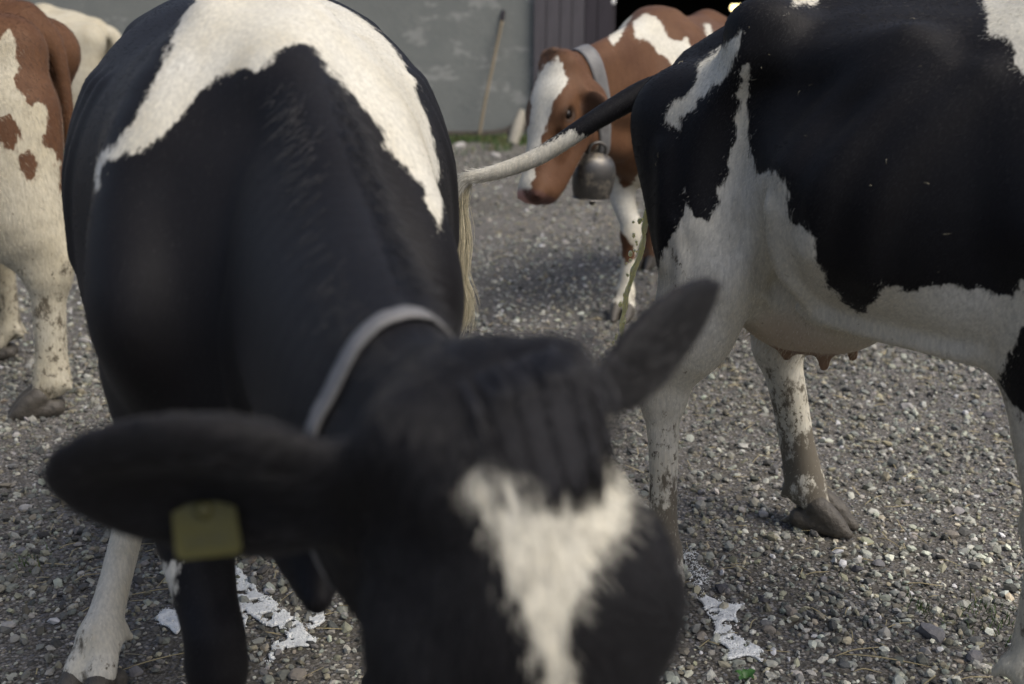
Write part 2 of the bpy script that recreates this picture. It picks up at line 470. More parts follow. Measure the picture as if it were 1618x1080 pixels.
def spec_hero():
    c = Cow((-0.508, 2.36), (0.22, -0.975))
    L = c.L
    trunk = [
        [0.80, 0, 0.90, 0.07, 0.08, 0.12], [0.72, 0, 0.93, 0.17, 0.22, 0.30], [0.58, 0, 0.97, 0.245, 0.33, 0.40],
        [0.40, 0, 0.99, 0.295, 0.375, 0.43], [0.20, 0, 0.98, 0.355, 0.40, 0.42], [-0.02, 0, 0.99, 0.390, 0.435, 0.41],
        [-0.24, 0, 1.0, 0.388, 0.45, 0.38], [-0.44, 0, 1.06, 0.36, 0.40, 0.30], [-0.64, 0, 1.10, 0.23, 0.27, 0.24],
        [-0.80, 0, 1.13, 0.14, 0.17, 0.18]]
    RF = dict(sh=(0.60, -0.185, 0.95), elbow=(0.50, -0.18, 0.76), carp=L((-0.480, 1.655, 0.37)), fet=L((-0.46, 1.70, 0.12)), toe=(1, -0.05, 0))
    LF = dict(sh=(0.64, 0.20, 0.95), elbow=(0.46, 0.19, 0.76), carp=(0.50, 0.17, 0.41), fet=(0.44, 0.17, 0.125), toe=(1, 0.05, 0))
    RH = dict(hip=(-0.50, -0.16, 1.05), stifle=(-0.22, -0.24, 0.78), hock=L((-0.800, 2.40, 0.50)), fet=L((-0.872, 2.17, 0.125)), toe=(0.9, -0.45, 0))
    LH = side(HIND, 1)
    # neck: comes out of the shoulders, sinks and swings to the cow's left, to the head near the camera
    poll = np.array([-0.010, 0.84, 1.054])
    n0 = L((-0.37, 1.86, 1.04)); n1 = L((-0.275, 1.50, 0.965)); n2 = L((-0.165, 1.14, 0.92)); n3 = L((-0.05, 0.94, 0.935))
    crest = [L((-0.36, 1.98, 1.325)), L((-0.335, 1.80, 1.30)), L((-0.25, 1.585, 1.20)), L((-0.196, 1.40, 1.122)), L((-0.143, 1.22, 1.076)), L((-0.10, 1.07, 1.045)), L((-0.035, 0.95, 1.022))]
    hx = -CAM_U * 1.0 + CAM_R * 0.26 - CAM_B * 0.22
    hz = CAM_B * 1.0 + CAM_R * 0.30 + CAM_U * 0.1
    earL = c.Ld(CAM_R * 0.66 + CAM_U * 0.54 - CAM_B * 0.72)     # cow's left = right in the picture
    earR = c.Ld(-CAM_R * 1.0 + CAM_U * 0.035 - CAM_B * 0.05)
    cupL = c.Ld(CAM_R * 0.7 - CAM_U * 0.2 + CAM_B * 0.5)
    cupR = c.Ld(-CAM_U * 0.65 + CAM_B * 0.65)
    def extra(F):
        for q in range(5):
            x = 0.16 - 0.085 * q
            ridge(F, [(x + 0.05, 1.26), (x, 1.10), (x - 0.03, 0.95)], -1, 0.010, 0.05)
            ridge(F, [(x + 0.05, 1.26), (x, 1.10), (x - 0.03, 0.95)], 1, 0.010, 0.05)
        hh = info_head(poll, hx, hz, c)
        F.ball(hh(-0.022, 0.062, -0.025), 0.024, 0.03)
        F.ball(hh(-0.015, -0.055, -0.03), 0.022, 0.03)
        # brisket fold between the forelegs, throat skin
        F.tube([L((-0.34, 1.66, 0.72)), L((-0.30, 1.56, 0.63)), L((-0.275, 1.46, 0.585))], [0.10, 0.06, 0.022], 0.06)
        F.tube([L((-0.13, 1.2, 0.93)), L((-0.22, 1.4, 0.78)), L((-0.28, 1.6, 0.70))], [0.05, 0.06, 0.06], 0.09)
    return c, dict(h=0.008, lo=(-1.0, -0.56, 0.03), hi=(1.75, 0.62, 1.5), trunk=trunk, roof=0.0, hollow=True,
        topline=[(0.62, 0, 1.28), (0.45, 0, 1.36), (0.2, 0, 1.37), (-0.15, 0, 1.40), (-0.42, 0, 1.42), (-0.65, 0, 1.34), (-0.80, 0, 1.27)],
        legs=dict(RF=RF, LF=LF, RH=RH, LH=LH), hook=(-0.42, 0.255, 1.30), nexp=2.5, scap=0.35, crest=crest,
        neck=[([n0, n1, n2, n3], [0.25, 0.195, 0.145, 0.105], 0.08, (c.Ld((0.94, 0.33, 0)), 0.50)),
              (crest, [0.05, 0.045, 0.040, 0.038, 0.036, 0.038, 0.045], 0.055, None)],
        head=dict(o=L(poll), hx=c.Ld(hx), hz=c.Ld(hz), ears={1: (earL, cupL, 0.62), -1: (earR, cupR, 1.17)}, ear_len=0.23, s=1.12, ear_w=1.12),
        tail=[(-0.78, 0, 1.28), (-0.88, 0, 1.2), (-0.91, 0, 0.9), (-0.9, 0, 0.6)], extra=extra)

def spec_right():
    f = unit([0.67, -0.74, 0])
    c = Cow((0.775, 2.49), f)
    L = c.L
    RH = dict(hip=(-0.31, -0.15, 1.06), bulk=0.74, stifle=(-0.225, -0.215, 0.84), hock=L((0.365, 2.62, 0.52)), fet=L((0.375, 2.60, 0.12)), toe=c.Ld((-0.15, -1, 0)), tuck=0.05)
    LH = dict(hip=(-0.31, 0.15, 1.06), bulk=0.95, stifle=(-0.20, 0.28, 0.83), hock=L((0.745, 3.07, 0.53)), fet=L((0.838, 3.03, 0.115)), fat=1.34, toe=c.Ld((0.85, -0.5, 0)))
    RF = dict(sh=(0.62, -0.20, 0.98), elbow=L((1.01, 2.05, 0.79)), carp=L((1.045, 2.04, 0.41)), fet=L((1.05, 2.06, 0.12)), toe=(1, 0, 0))
    LF = dict(sh=(0.62, 0.20, 0.98), elbow=(0.44, 0.20, 0.79), carp=(0.50, 0.18, 0.41), fet=(0.49, 0.18, 0.12), toe=(1, 0, 0))
    trunk = [
        [0.85, 0, 0.97, 0.07, 0.08, 0.12], [0.77, 0, 1.00, 0.16, 0.20, 0.25], [0.63, 0, 1.03, 0.225, 0.33, 0.34],
        [0.46, 0, 1.05, 0.275, 0.36, 0.335], [0.26, 0, 1.05, 0.335, 0.365, 0.305], [0.10, 0, 1.06, 0.365, 0.365, 0.295],
        [-0.02, 0, 1.08, 0.325, 0.345, 0.28], [-0.18, 0, 1.11, 0.215, 0.30, 0.27], [-0.34, 0, 1.12, 0.175, 0.25, 0.22],
        [-0.50, 0, 1.11, 0.13, 0.19, 0.16]]
    tail = [L((0.50, 2.94, 1.29)), L((0.43, 2.95, 1.245)), L((0.33, 2.95, 1.215)), L((0.21, 2.93, 1.15)), L((0.07, 2.93, 1.06)), L((-0.05, 2.94, 1.015)), L((-0.115, 2.95, 1.0)), L((-0.145, 2.96, 0.96))]
    def udder(F):
        F.ball((-0.10, 0.02, 0.755), (0.17, 0.14, 0.115), 0.08)
        F.ball((-0.20, 0.03, 0.78), (0.14, 0.13, 0.14), 0.08)
        for x, y in ((-0.06, -0.03), (-0.06, 0.09), (-0.17, -0.02), (-0.17, 0.08)):
            F.tube([(x, y, 0.668), (x + 0.005, y, 0.622)], [0.017, 0.012], 0.02)
    def extra_r(F):
        ridge(F, [(0.02, 1.10), (0.06, 1.19), (0.13, 1.27), (0.22, 1.33)], -1, 0.028, 0.06)      # last rib
        ridge(F, [(0.10, 0.95), (0.13, 1.08), (0.19, 1.20), (0.27, 1.29)], -1, 0.018, 0.06)
        ridge(F, [(0.20, 0.92), (0.22, 1.05), (0.27, 1.17), (0.35, 1.28)], -1, 0.018, 0.06)
        ridge(F, [(-0.15, 1.33), (-0.05, 1.30), (0.06, 1.31), (0.18, 1.35)], -1, 0.024, 0.06)     # loin edge
        ridge(F, [(-0.16, 1.30), (-0.24, 1.20), (-0.27, 1.08), (-0.26, 0.95)], -1, 0.024, 0.06)   # thigh muscle
        ridge(F, [(-0.36, 1.10), (-0.34, 0.98), (-0.33, 0.86)], -1, 0.014, 0.06)
        for a_, b_, c_ in (((-0.06, 0.99), (-0.02, 0.93), (0.03, 0.84)), ((-0.05, 0.95), (0.0, 0.87), (0.07, 0.79)), ((-0.13, 0.93), (-0.12, 0.84), (-0.13, 0.76)), ((0.10, 0.80), (0.24, 0.775), (0.38, 0.78)), ((-0.30, 0.95), (-0.27, 0.86), (-0.27, 0.78))):
            ridge(F, [a_, b_, c_], -1, 0.011, 0.03, 0.4)
        # crease between thigh and udder, flank fold, skin folds of the belly
        F.tube([(-0.06, -0.31, 1.02), (-0.085, -0.25, 0.90), (-0.09, -0.20, 0.78), (-0.11, -0.15, 0.69)], [0.010, 0.022, 0.028, 0.032], 0.055, sub=True)
        F.tube([(-0.02, -0.32, 1.02), (0.0, -0.27, 0.88), (0.03, -0.19, 0.79)], [0.010, 0.014, 0.012], 0.05)
        F.tube([(-0.02, -0.19, 0.79), (0.12, -0.21, 0.78), (0.30, -0.19, 0.765), (0.46, -0.14, 0.76)], [0.012, 0.016, 0.012, 0.004], 0.05)
    return c, dict(h=0.008, lo=(-1.35, -0.6, 0.03), hi=(0.95, 0.66, 1.6), trunk=trunk,
        topline=[(0.67, 0, 1.34), (0.47, 0, 1.39), (0.25, 0, 1.395), (0.0, 0, 1.40), (-0.15, 0, 1.41), (-0.33, 0, 1.36), (-0.47, 0, 1.29)],
        fossa=0.345, hook=(-0.15, 0.215, 1.372), pin=(-0.45, 0.12, 1.175), legs=dict(RH=RH, LH=LH, RF=RF, LF=LF), tail=tail, udder=udder,
        extra=extra_r, neck=[([(0.5, 0, 1.08), (0.75, 0, 1.16), (0.9, 0, 1.2)], [0.27, 0.22, 0.18], 0.08, ((0, 1, 0), 0.58))])

def spec_red():
    f = unit([-0.42, -0.91, 0])
    c = Cow((0.90, 6.2), f, 1.05)
    L = c.L
    RF = dict(sh=(0.66, -0.20, 0.98), elbow=(0.50, -0.19, 0.78), carp=L((0.585, 5.55, 0.42)), fet=L((0.563, 5.54, 0.125)), toe=c.Ld((-0.3, -0.95, 0)))
    LF = dict(sh=(0.66, 0.20, 0.98), elbow=(0.44, 0.19, 0.78), carp=(0.36, 0.17, 0.42), fet=(0.26, 0.17, 0.125), toe=(1, 0, 0))
    poll = np.array([0.165, 5.00, 1.262])
    hx = np.array([-0.16, -0.30, -0.94]); hz = np.array([-0.62, -0.72, 0.33])
    hx = -CAM_U * 1.0 - CAM_R * 0.30 + CAM_B * 0.12
    hz = CAM_B * 0.50 - CAM_R * 0.87 + CAM_U * 0.05
    n = [([L((0.66, 5.72, 1.15)), L((0.48, 5.38, 1.14)), L((0.30, 5.15, 1.11)), L((0.22, 5.08, 1.12))], [0.26, 0.19, 0.145, 0.12], 0.09, (c.Ld((1, -0.6, 0)), 0.62)),
         ([L((0.72, 5.85, 1.42)), L((0.56, 5.48, 1.335)), L((0.36, 5.18, 1.25)), L((0.22, 5.05, 1.22))], [0.05, 0.05, 0.05, 0.05], 0.08, None),
         ([L((0.27, 5.08, 0.94)), L((0.40, 5.28, 0.89)), L((0.52, 5.50, 0.84)), L((0.60, 5.65, 0.80))], [0.04, 0.05, 0.07, 0.09], 0.08, None)]
    earL = c.Ld(CAM_R * 0.55 - CAM_U * 0.50 + CAM_B * 0.45); cupL = c.Ld(CAM_B * 0.75 - CAM_U * 0.3 - CAM_R * 0.6)
    earR = c.Ld(-CAM_R * 0.30 + CAM_U * 0.6 - CAM_B * 0.8); cupR = c.Ld(CAM_B * 0.8 - CAM_R * 0.4)
    return c, dict(h=0.010, hi=(1.75, 0.62, 1.58), legs=dict(LF=LF, RF=RF, LH=side(HIND, 1), RH=dict(hip=(-0.52, -0.15, 1.08), stifle=(-0.30, -0.22, 0.78), hock=(-0.62, -0.29, 0.52), fet=(-0.54, -0.32, 0.125), toe=(1, 0, 0))), neck=n,
        head=dict(o=L(poll), hx=c.Ld(hx), hz=c.Ld(hz), ears={1: (earL, cupL), -1: (earR, cupR)}, ear_len=0.155, s=1.07, ear_w=0.92, ear_base=(0.112, 0.094, -0.130)),
        tail=[(-0.78, 0, 1.28), (-0.9, 0, 1.2), (-0.92, 0, 0.9), (-0.9, 0, 0.6)])

def spec_left():
    f = unit([-0.995, 0.06, 0])
    c = Cow((-2.63, 4.36), f, 1.10)
    L = c.L
    LH = dict(hip=(-0.55, 0.15, 1.08), stifle=(-0.50, 0.21, 0.82), hock=L((-1.685, 4.05, 0.53)), fet=L((-1.700, 4.03, 0.13)), toe=c.Ld((-0.9, -0.35, 0)), gask=1, fat=1.38)
    RH = dict(hip=(-0.50, -0.15, 1.08), stifle=(-0.22, -0.21, 0.78), hock=L((-2.16, 4.76, 0.53)), fet=L((-2.19, 4.80, 0.13)), toe=(1, 0.3, 0))
    return c, dict(h=0.010, lo=(-1.15, -0.62, 0.03), hi=(1.75, 0.62, 1.7), legs=dict(LH=LH, RH=RH, LF=side(FORE, 1), RF=side(FORE, -1)),
        neck=[([(0.5, 0, 1.08), (0.8, 0, 1.18), (1.03, 0, 1.28)], [0.27, 0.2, 0.13], 0.08, ((0, 1, 0), 0.58))],
        head=dict(o=np.array([1.13, 0, 1.43]), hx=(0.83, 0, -0.55), hz=(0.55, 0, 0.83), ears={1: ((0, 1, 0.1), (0.8, 0, -0.4)), -1: ((0, -1, 0.1), (0.8, 0, -0.4))}),
        tail=[(-0.78, 0, 1.29), (-0.865, -0.01, 1.21), (-0.885, -0.02, 1.0), (-0.875, -0.02, 0.85)])

def spec_far():
    f = unit([-1.0, 0.12, 0])
    c = Cow((-4.0, 9.0), f, 1.12)
    return c, dict(h=0.016, hi=(1.75, 0.62, 1.7), legs=dict(LH=side(HIND, 1), RH=side(HIND, -1), LF=side(FORE, 1), RF=side(FORE, -1)),
        neck=[([(0.5, 0, 1.08), (0.8, 0, 1.18), (1.03, 0, 1.28)], [0.27, 0.2, 0.13], 0.08, ((0, 1, 0), 0.58))],
        head=dict(o=np.array([1.13, 0, 1.43]), hx=(0.83, 0, -0.55), hz=(0.55, 0, 0.83), ears={1: ((0, 1, 0.1), (0.8, 0, -0.4)), -1: ((0, -1, 0.1), (0.8, 0, -0.4))}),
        tail=[(-0.78, 0, 1.28), (-0.9, 0, 1.2), (-0.92, 0, 0.9), (-0.9, 0, 0.6)])

# ------------------------------------------------------------------ materials
def new_mat(name):
    m = bpy.data.materials.new(name)
    m.use_nodes = True
    return m, m.node_tree, m.node_tree.nodes['Principled BSDF']

def nd(t, kind, **kw):
    n = t.nodes.new(kind)
    for k, v in kw.items():
        if k in n.inputs: n.inputs[k].default_value = v
        else: setattr(n, k, v)
    return n

def mix(t, fac, a, b):
    n = t.nodes.new('ShaderNodeMix'); n.data_type = 'RGBA'
    for sock, v in ((n.inputs[0], fac), (n.inputs[6], a), (n.inputs[7], b)):
        if isinstance(v, bpy.types.NodeSocket): t.links.new(v, sock)
        elif isinstance(v, (int, float)): sock.default_value = v
        else: sock.default_value = (*v, 1.0)
    return n.outputs[2]

def math_n(t, op, a, b=None, c=None, clamp=False):
    n = t.nodes.new('ShaderNodeMath'); n.operation = op; n.use_clamp = clamp
    for i, v in enumerate((a, b, c)):
        if v is None: continue
        if isinstance(v, bpy.types.NodeSocket): t.links.new(v, n.inputs[i])
        else: n.inputs[i].default_value = v
    return n.outputs[0]

def ramp(t, fac, stops):
    n = t.nodes.new('ShaderNodeValToRGB')
    el = n.color_ramp.elements
    while len(el) < len(stops): el.new(0.5)
    for e, (p, c) in zip(el, stops):
        e.position = p
        e.color = (c, c, c, 1) if isinstance(c, (int, float)) else (*c, 1)
    t.links.new(fac, n.inputs[0])
    return n.outputs[0]

def coords(t, scale=(1, 1, 1), kind='Object'):
    tc = t.nodes.new('ShaderNodeTexCoord'); mp = t.nodes.new('ShaderNodeMapping')
    mp.inputs['Scale'].default_value = scale
    t.links.new(tc.outputs[kind], mp.inputs[0])
    return mp.outputs[0]

def noise(t, vec, scale, detail=4.0, rough=0.55, out=0):
    n = nd(t, 'ShaderNodeTexNoise', Scale=scale, Detail=detail, Roughness=rough)
    t.links.new(vec, n.inputs['Vector'])
    return n.outputs[out]

def bump(t, bsdf, h, strength, dist):
    b = nd(t, 'ShaderNodeBump', Strength=strength, Distance=dist)
    t.links.new(h, b.inputs['Height'])
    t.links.new(b.outputs[0], bsdf.inputs['Normal'])
    return b

def attr(t, name):
    n = t.nodes.new('ShaderNodeAttribute'); n.attribute_name = name
    return n

def plain(name, col, rough=0.6, metal=0.0, var=0.25, scale=12.0, bump_s=0.2, spec=0.5):
    m, t, b = new_mat(name)
    v = coords(t)
    n = noise(t, v, scale, 6.0, 0.6)
    dark = tuple(c * (1 - var) for c in col); light = tuple(min(1, c * (1 + var)) for c in col)
    t.links.new(mix(t, n, dark, light), b.inputs['Base Color'])
    b.inputs['Roughness'].default_value = rough; b.inputs['Metallic'].default_value = metal
    b.inputs['Specular IOR Level'].default_value = spec
    if bump_s: bump(t, b, n, bump_s, 0.01)
    return m

WHITE_COAT = (0.60, 0.585, 0.515); BLACK_COAT = (0.0065, 0.0064, 0.0075); RED_COAT = (0.100, 0.050, 0.025)

def coat_material(name, dark, white=WHITE_COAT, relief=0.9):
    """hide: two-colour coat from the 'coat' field, jagged along the hair, with mud on the legs and bare pink or grey skin"""
    m, t, b = new_mat(name)
    v = coords(t, (1, 1, 0.16))
    jag = noise(t, v, 120.0, 4.0, 0.7)
    jag2 = noise(t, coords(t), 16.0, 3.0, 0.6)
    coat = attr(t, 'coat').outputs['Fac']
    f = math_n(t, 'ADD', coat, math_n(t, 'MULTIPLY', math_n(t, 'SUBTRACT', jag, 0.5), 0.030))
    f = math_n(t, 'ADD', f, math_n(t, 'MULTIPLY', math_n(t, 'SUBTRACT', jag2, 0.5), 0.010))
    f = math_n(t, 'MULTIPLY_ADD', f, 170.0, 0.5, clamp=True)
    big = noise(t, coords(t), 4.5, 5.0, 0.6)
    fine = noise(t, coords(t, (1, 1, 0.22)), 160.0, 3.0, 0.6)
    wcol = mix(t, ramp(t, big, [(0.35, 0.0), (0.75, 0.8)]), white, (white[0] * 0.86, white[1] * 0.80, white[2] * 0.66))
    st_ = noise(t, coords(t, (1, 1, 0.5)), 9.0, 6.0, 0.7)
    wcol = mix(t, ramp(t, st_, [(0.50, 0.0), (0.72, 0.55)]), wcol, (white[0] * 0.62, white[1] * 0.55, white[2] * 0.42))
    wcol = mix(t, ramp(t, fine, [(0.35, 0.0), (0.7, 0.65)]), wcol, tuple(c * 0.55 for c in white))
    dcol = mix(t, fine, tuple(c * 0.75 for c in dark), tuple(c * 1.5 for c in dark))
    dcol = mix(t, ramp(t, big, [(0.35, 0.0), (0.7, 0.8)]), dcol, (dark[0] * 0.70, dark[1] * 0.62, dark[2] * 0.60))
    col = mix(t, f, dcol, wcol)
    # bare skin: udder, muzzle
    skin = attr(t, 'skin').outputs['Color']
    sk = attr(t, 'skin_amount').outputs['Fac']
    col = mix(t, sk, col, skin)
    # splashed mud, own shapes, only where 'mud' says it has been splashed
    md = attr(t, 'mud').outputs['Fac']
    mn = noise(t, coords(t, (1, 1, 0.6)), 13.0, 6.0, 0.68)
    mm = math_n(t, 'MULTIPLY_ADD', math_n(t, 'ADD', mn, math_n(t, 'MULTIPLY_ADD', md, 0.34, -0.76)), 15.0, 0.0, clamp=True)
    mm = math_n(t, 'MULTIPLY', mm, math_n(t, 'MULTIPLY', md, 8.0, clamp=True))
    mf = noise(t, coords(t, (1, 1, 0.7)), 55.0, 5.0, 0.7)
    ms = math_n(t, 'MULTIPLY_ADD', math_n(t, 'ADD', mf, math_n(t, 'MULTIPLY_ADD', md, 0.22, -0.72)), 16.0, 0.0, clamp=True)
    ms = math_n(t, 'MULTIPLY', ms, math_n(t, 'MULTIPLY', md, 8.0, clamp=True))
    mm = math_n(t, 'MULTIPLY', math_n(t, 'MAXIMUM', mm, ms), 0.85)
    col = mix(t, mm, col, mix(t, fine, (0.030, 0.023, 0.015), (0.085, 0.066, 0.042)))
    t.links.new(col, b.inputs['Base Color'])
    b.inputs['Roughness'].default_value = 0.62
    b.inputs['Specular IOR Level'].default_value = 0.16
    b.inputs['Sheen Weight'].default_value = 0.02
    b.inputs['Sheen Roughness'].default_value = 0.4
    wr = noise(t, coords(t, (1.0, 1.0, 0.45)), 20.0, 3.0, 0.5)
    h = math_n(t, 'ADD', math_n(t, 'MULTIPLY', fine, 0.35), math_n(t, 'MULTIPLY', wr, relief))
    bump(t, b, h, 0.22, 0.004)
    return m

def hair_material():
    m, t, b = new_mat('coat_hair')
    t.links.new(attr(t, 'hair_color').outputs['Color'], b.inputs['Base Color'])
    b.inputs['Roughness'].default_value = 0.45
    b.inputs['Specular IOR Level'].default_value = 0.48
    return m

M_HAIR = hair_material()
M_HOOF = plain('hoof_horn', (0.058, 0.051, 0.040), 0.55, var=0.75, scale=38, bump_s=0.8)
M_EYE, _t, _b = new_mat('eye_wet')
_b.inputs['Base Color'].default_value = (0.006, 0.004, 0.003, 1); _b.inputs['Roughness'].default_value = 0.2; _b.inputs['Specular IOR Level'].default_value = 0.2

# ------------------------------------------------------------------ coat markings: outlines on the hide, in each cow's own metres
PATCH = {}
PATCH['hero'] = [
    ('w', (-0.999, 0.012, -0.053), [(0.584, -0.259, 1.132), (0.414, -0.280, 1.143), (0.538, -0.253, 1.175), (0.593, -0.222, 1.198), (0.595, -0.191, 1.235), (0.574, -0.167, 1.276), (0.530, -0.146, 1.322), (0.465, -0.124, 1.369), (-0.078, -0.118, 1.424), (-0.090, -0.096, 1.486), (-0.070, 0.025, 1.511), (-0.038, 0.136, 1.486), (-0.022, 0.177, 1.425), (-0.003, 0.219, 1.390), (0.016, 0.254, 1.350), (0.108, 0.280, 1.302), (0.262, 0.287, 1.236), (0.309, 0.303, 1.170), (0.334, 0.309, 1.103), (0.660, 0.258, 1.092), (0.732, 0.241, 1.055), (0.706, 0.242, 1.080), (0.681, 0.236, 1.106), (0.664, 0.222, 1.133), (0.650, 0.186, 1.181), (0.633, 0.160, 1.228), (0.620, 0.133, 1.266), (0.672, 0.097, 1.296), (0.645, 0.081, 1.323), (0.620, 0.070, 1.341), (0.618, 0.056, 1.346), (0.643, 0.036, 1.336), (0.664, 0.012, 1.319), (0.662, -0.012, 1.305), (0.628, -0.039, 1.309), (0.613, -0.067, 1.295), (0.612, -0.101, 1.272), (0.630, -0.121, 1.241), (0.644, -0.145, 1.210), (0.644, -0.173, 1.192), (0.636, -0.192, 1.188), (0.620, -0.211, 1.186), (0.599, -0.237, 1.171), (0.580, -0.252, 1.155), (0.600, -0.254, 1.133)]),
    ('w', (-0.875, 0.238, -0.421), [(1.620, 0.119, 1.025), (1.618, 0.124, 1.041), (1.618, 0.139, 1.044), (1.619, 0.151, 1.036), (1.616, 0.177, 1.029), (1.606, 0.202, 1.029), (1.595, 0.215, 1.044), (1.576, 0.231, 1.047), (1.490, 0.268, 1.015), (1.527, 0.264, 1.013), (1.530, 0.261, 0.999), (1.548, 0.266, 0.993), (1.555, 0.270, 0.971), (1.587, 0.255, 0.954), (1.600, 0.243, 0.948), (1.612, 0.227, 0.940), (1.622, 0.215, 0.925), (1.627, 0.207, 0.911), (1.632, 0.198, 0.892), (1.629, 0.203, 0.848), (1.622, 0.209, 0.784), (1.625, 0.187, 0.789), (1.633, 0.179, 0.854), (1.636, 0.173, 0.878), (1.634, 0.158, 0.918), (1.628, 0.144, 0.954), (1.624, 0.133, 0.985), (1.622, 0.126, 1.006)]),
    ('w', (-0.901, -0.090, -0.423), [(0.613, -0.225, 0.551), (0.622, -0.210, 0.531), (0.645, -0.199, 0.518), (0.666, -0.174, 0.537), (0.669, -0.181, 0.511), (0.674, -0.194, 0.482), (0.664, -0.203, 0.511), (0.654, -0.214, 0.536)]),
]
PATCH['right'] = [
    ('w', (-0.626, 0.778, -0.043), [(-0.354, -0.154, 1.295), (-0.153, -0.275, 1.363), (-0.160, -0.277, 1.312), (-0.184, -0.265, 1.284), (-0.256, -0.241, 1.244), (-0.285, -0.245, 1.210), (-0.319, -0.245, 1.181), (-0.330, -0.250, 1.149), (-0.364, -0.244, 1.165), (-0.378, -0.240, 1.178), (-0.364, -0.235, 1.199), (-0.331, -0.222, 1.235), (-0.314, -0.208, 1.262)]),
    ('W', (-0.547, 0.820, -0.171), [(-0.150, -0.268, 1.287), (-0.138, -0.268, 1.293), (-0.141, -0.247, 1.267), (-0.161, -0.225, 1.221), (-0.157, -0.228, 1.168), (-0.131, -0.250, 1.092), (-0.083, -0.281, 1.079), (-0.036, -0.315, 1.091), (0.004, -0.344, 1.091), (0.029, -0.352, 1.081), (0.035, -0.349, 1.026), (0.044, -0.348, 0.995), (0.090, -0.369, 0.997), (0.116, -0.368, 0.978), (0.116, -0.359, 0.950), (0.115, -0.332, 0.909), (0.111, -0.285, 0.857), (0.137, -0.268, 0.839), (0.164, -0.252, 0.826), (0.202, -0.285, 0.859), (0.235, -0.314, 0.900), (0.284, -0.298, 0.899), (0.352, -0.289, 0.918), (0.415, -0.269, 0.911), (0.459, -0.264, 0.908), (0.483, -0.277, 0.934), (0.555, -0.292, 0.948), (0.585, -0.209, 0.770), (0.723, -0.334, 0.072), (0.111, -1.010, 0.072), (-0.437, -0.472, 0.594), (-0.350, -0.277, 0.846), (-0.315, -0.288, 0.896), (-0.279, -0.290, 0.944), (-0.273, -0.284, 0.979), (-0.286, -0.276, 1.033), (-0.268, -0.281, 1.000), (-0.245, -0.282, 0.968), (-0.232, -0.277, 0.969), (-0.215, -0.268, 0.963), (-0.209, -0.259, 0.991), (-0.204, -0.248, 1.045), (-0.191, -0.237, 1.100), (-0.184, -0.229, 1.167), (-0.174, -0.241, 1.234)]),
    ('w', (-0.416, 0.909, 0.008), [(0.260, -0.070, 1.420), (0.324, -0.174, 1.367), (0.365, -0.194, 1.350), (0.400, -0.222, 1.307), (0.420, -0.229, 1.289), (0.511, -0.230, 1.258), (0.469, -0.191, 1.473), (0.362, -0.310, 1.473)]),
    ('w', (-0.557, 0.830, 0.034), [(-0.080, -0.219, 1.407), (-0.099, -0.092, 1.425), (-0.101, -0.044, 1.454), (-0.192, -0.028, 1.471)]),
    ('w', (-0.734, 0.671, -0.104), [(-1.001, -0.461, 1.102), (-0.792, -0.239, 1.079), (-0.727, -0.181, 1.127), (-0.695, -0.156, 1.101), (-0.706, -0.179, 1.073), (-0.736, -0.226, 1.039), (-0.865, -0.410, 0.935), (-0.951, -0.505, 0.935)]),
    ('k', (-0.366, 0.894, -0.257), [(0.510, -0.289, 0.951), (0.471, -0.240, 0.834), (0.416, -0.189, 0.740), (0.425, -0.192, 0.706), (0.443, -0.181, 0.683), (0.477, -0.193, 0.675), (0.556, -0.142, 0.603), (0.641, -0.291, 0.908)]),
]
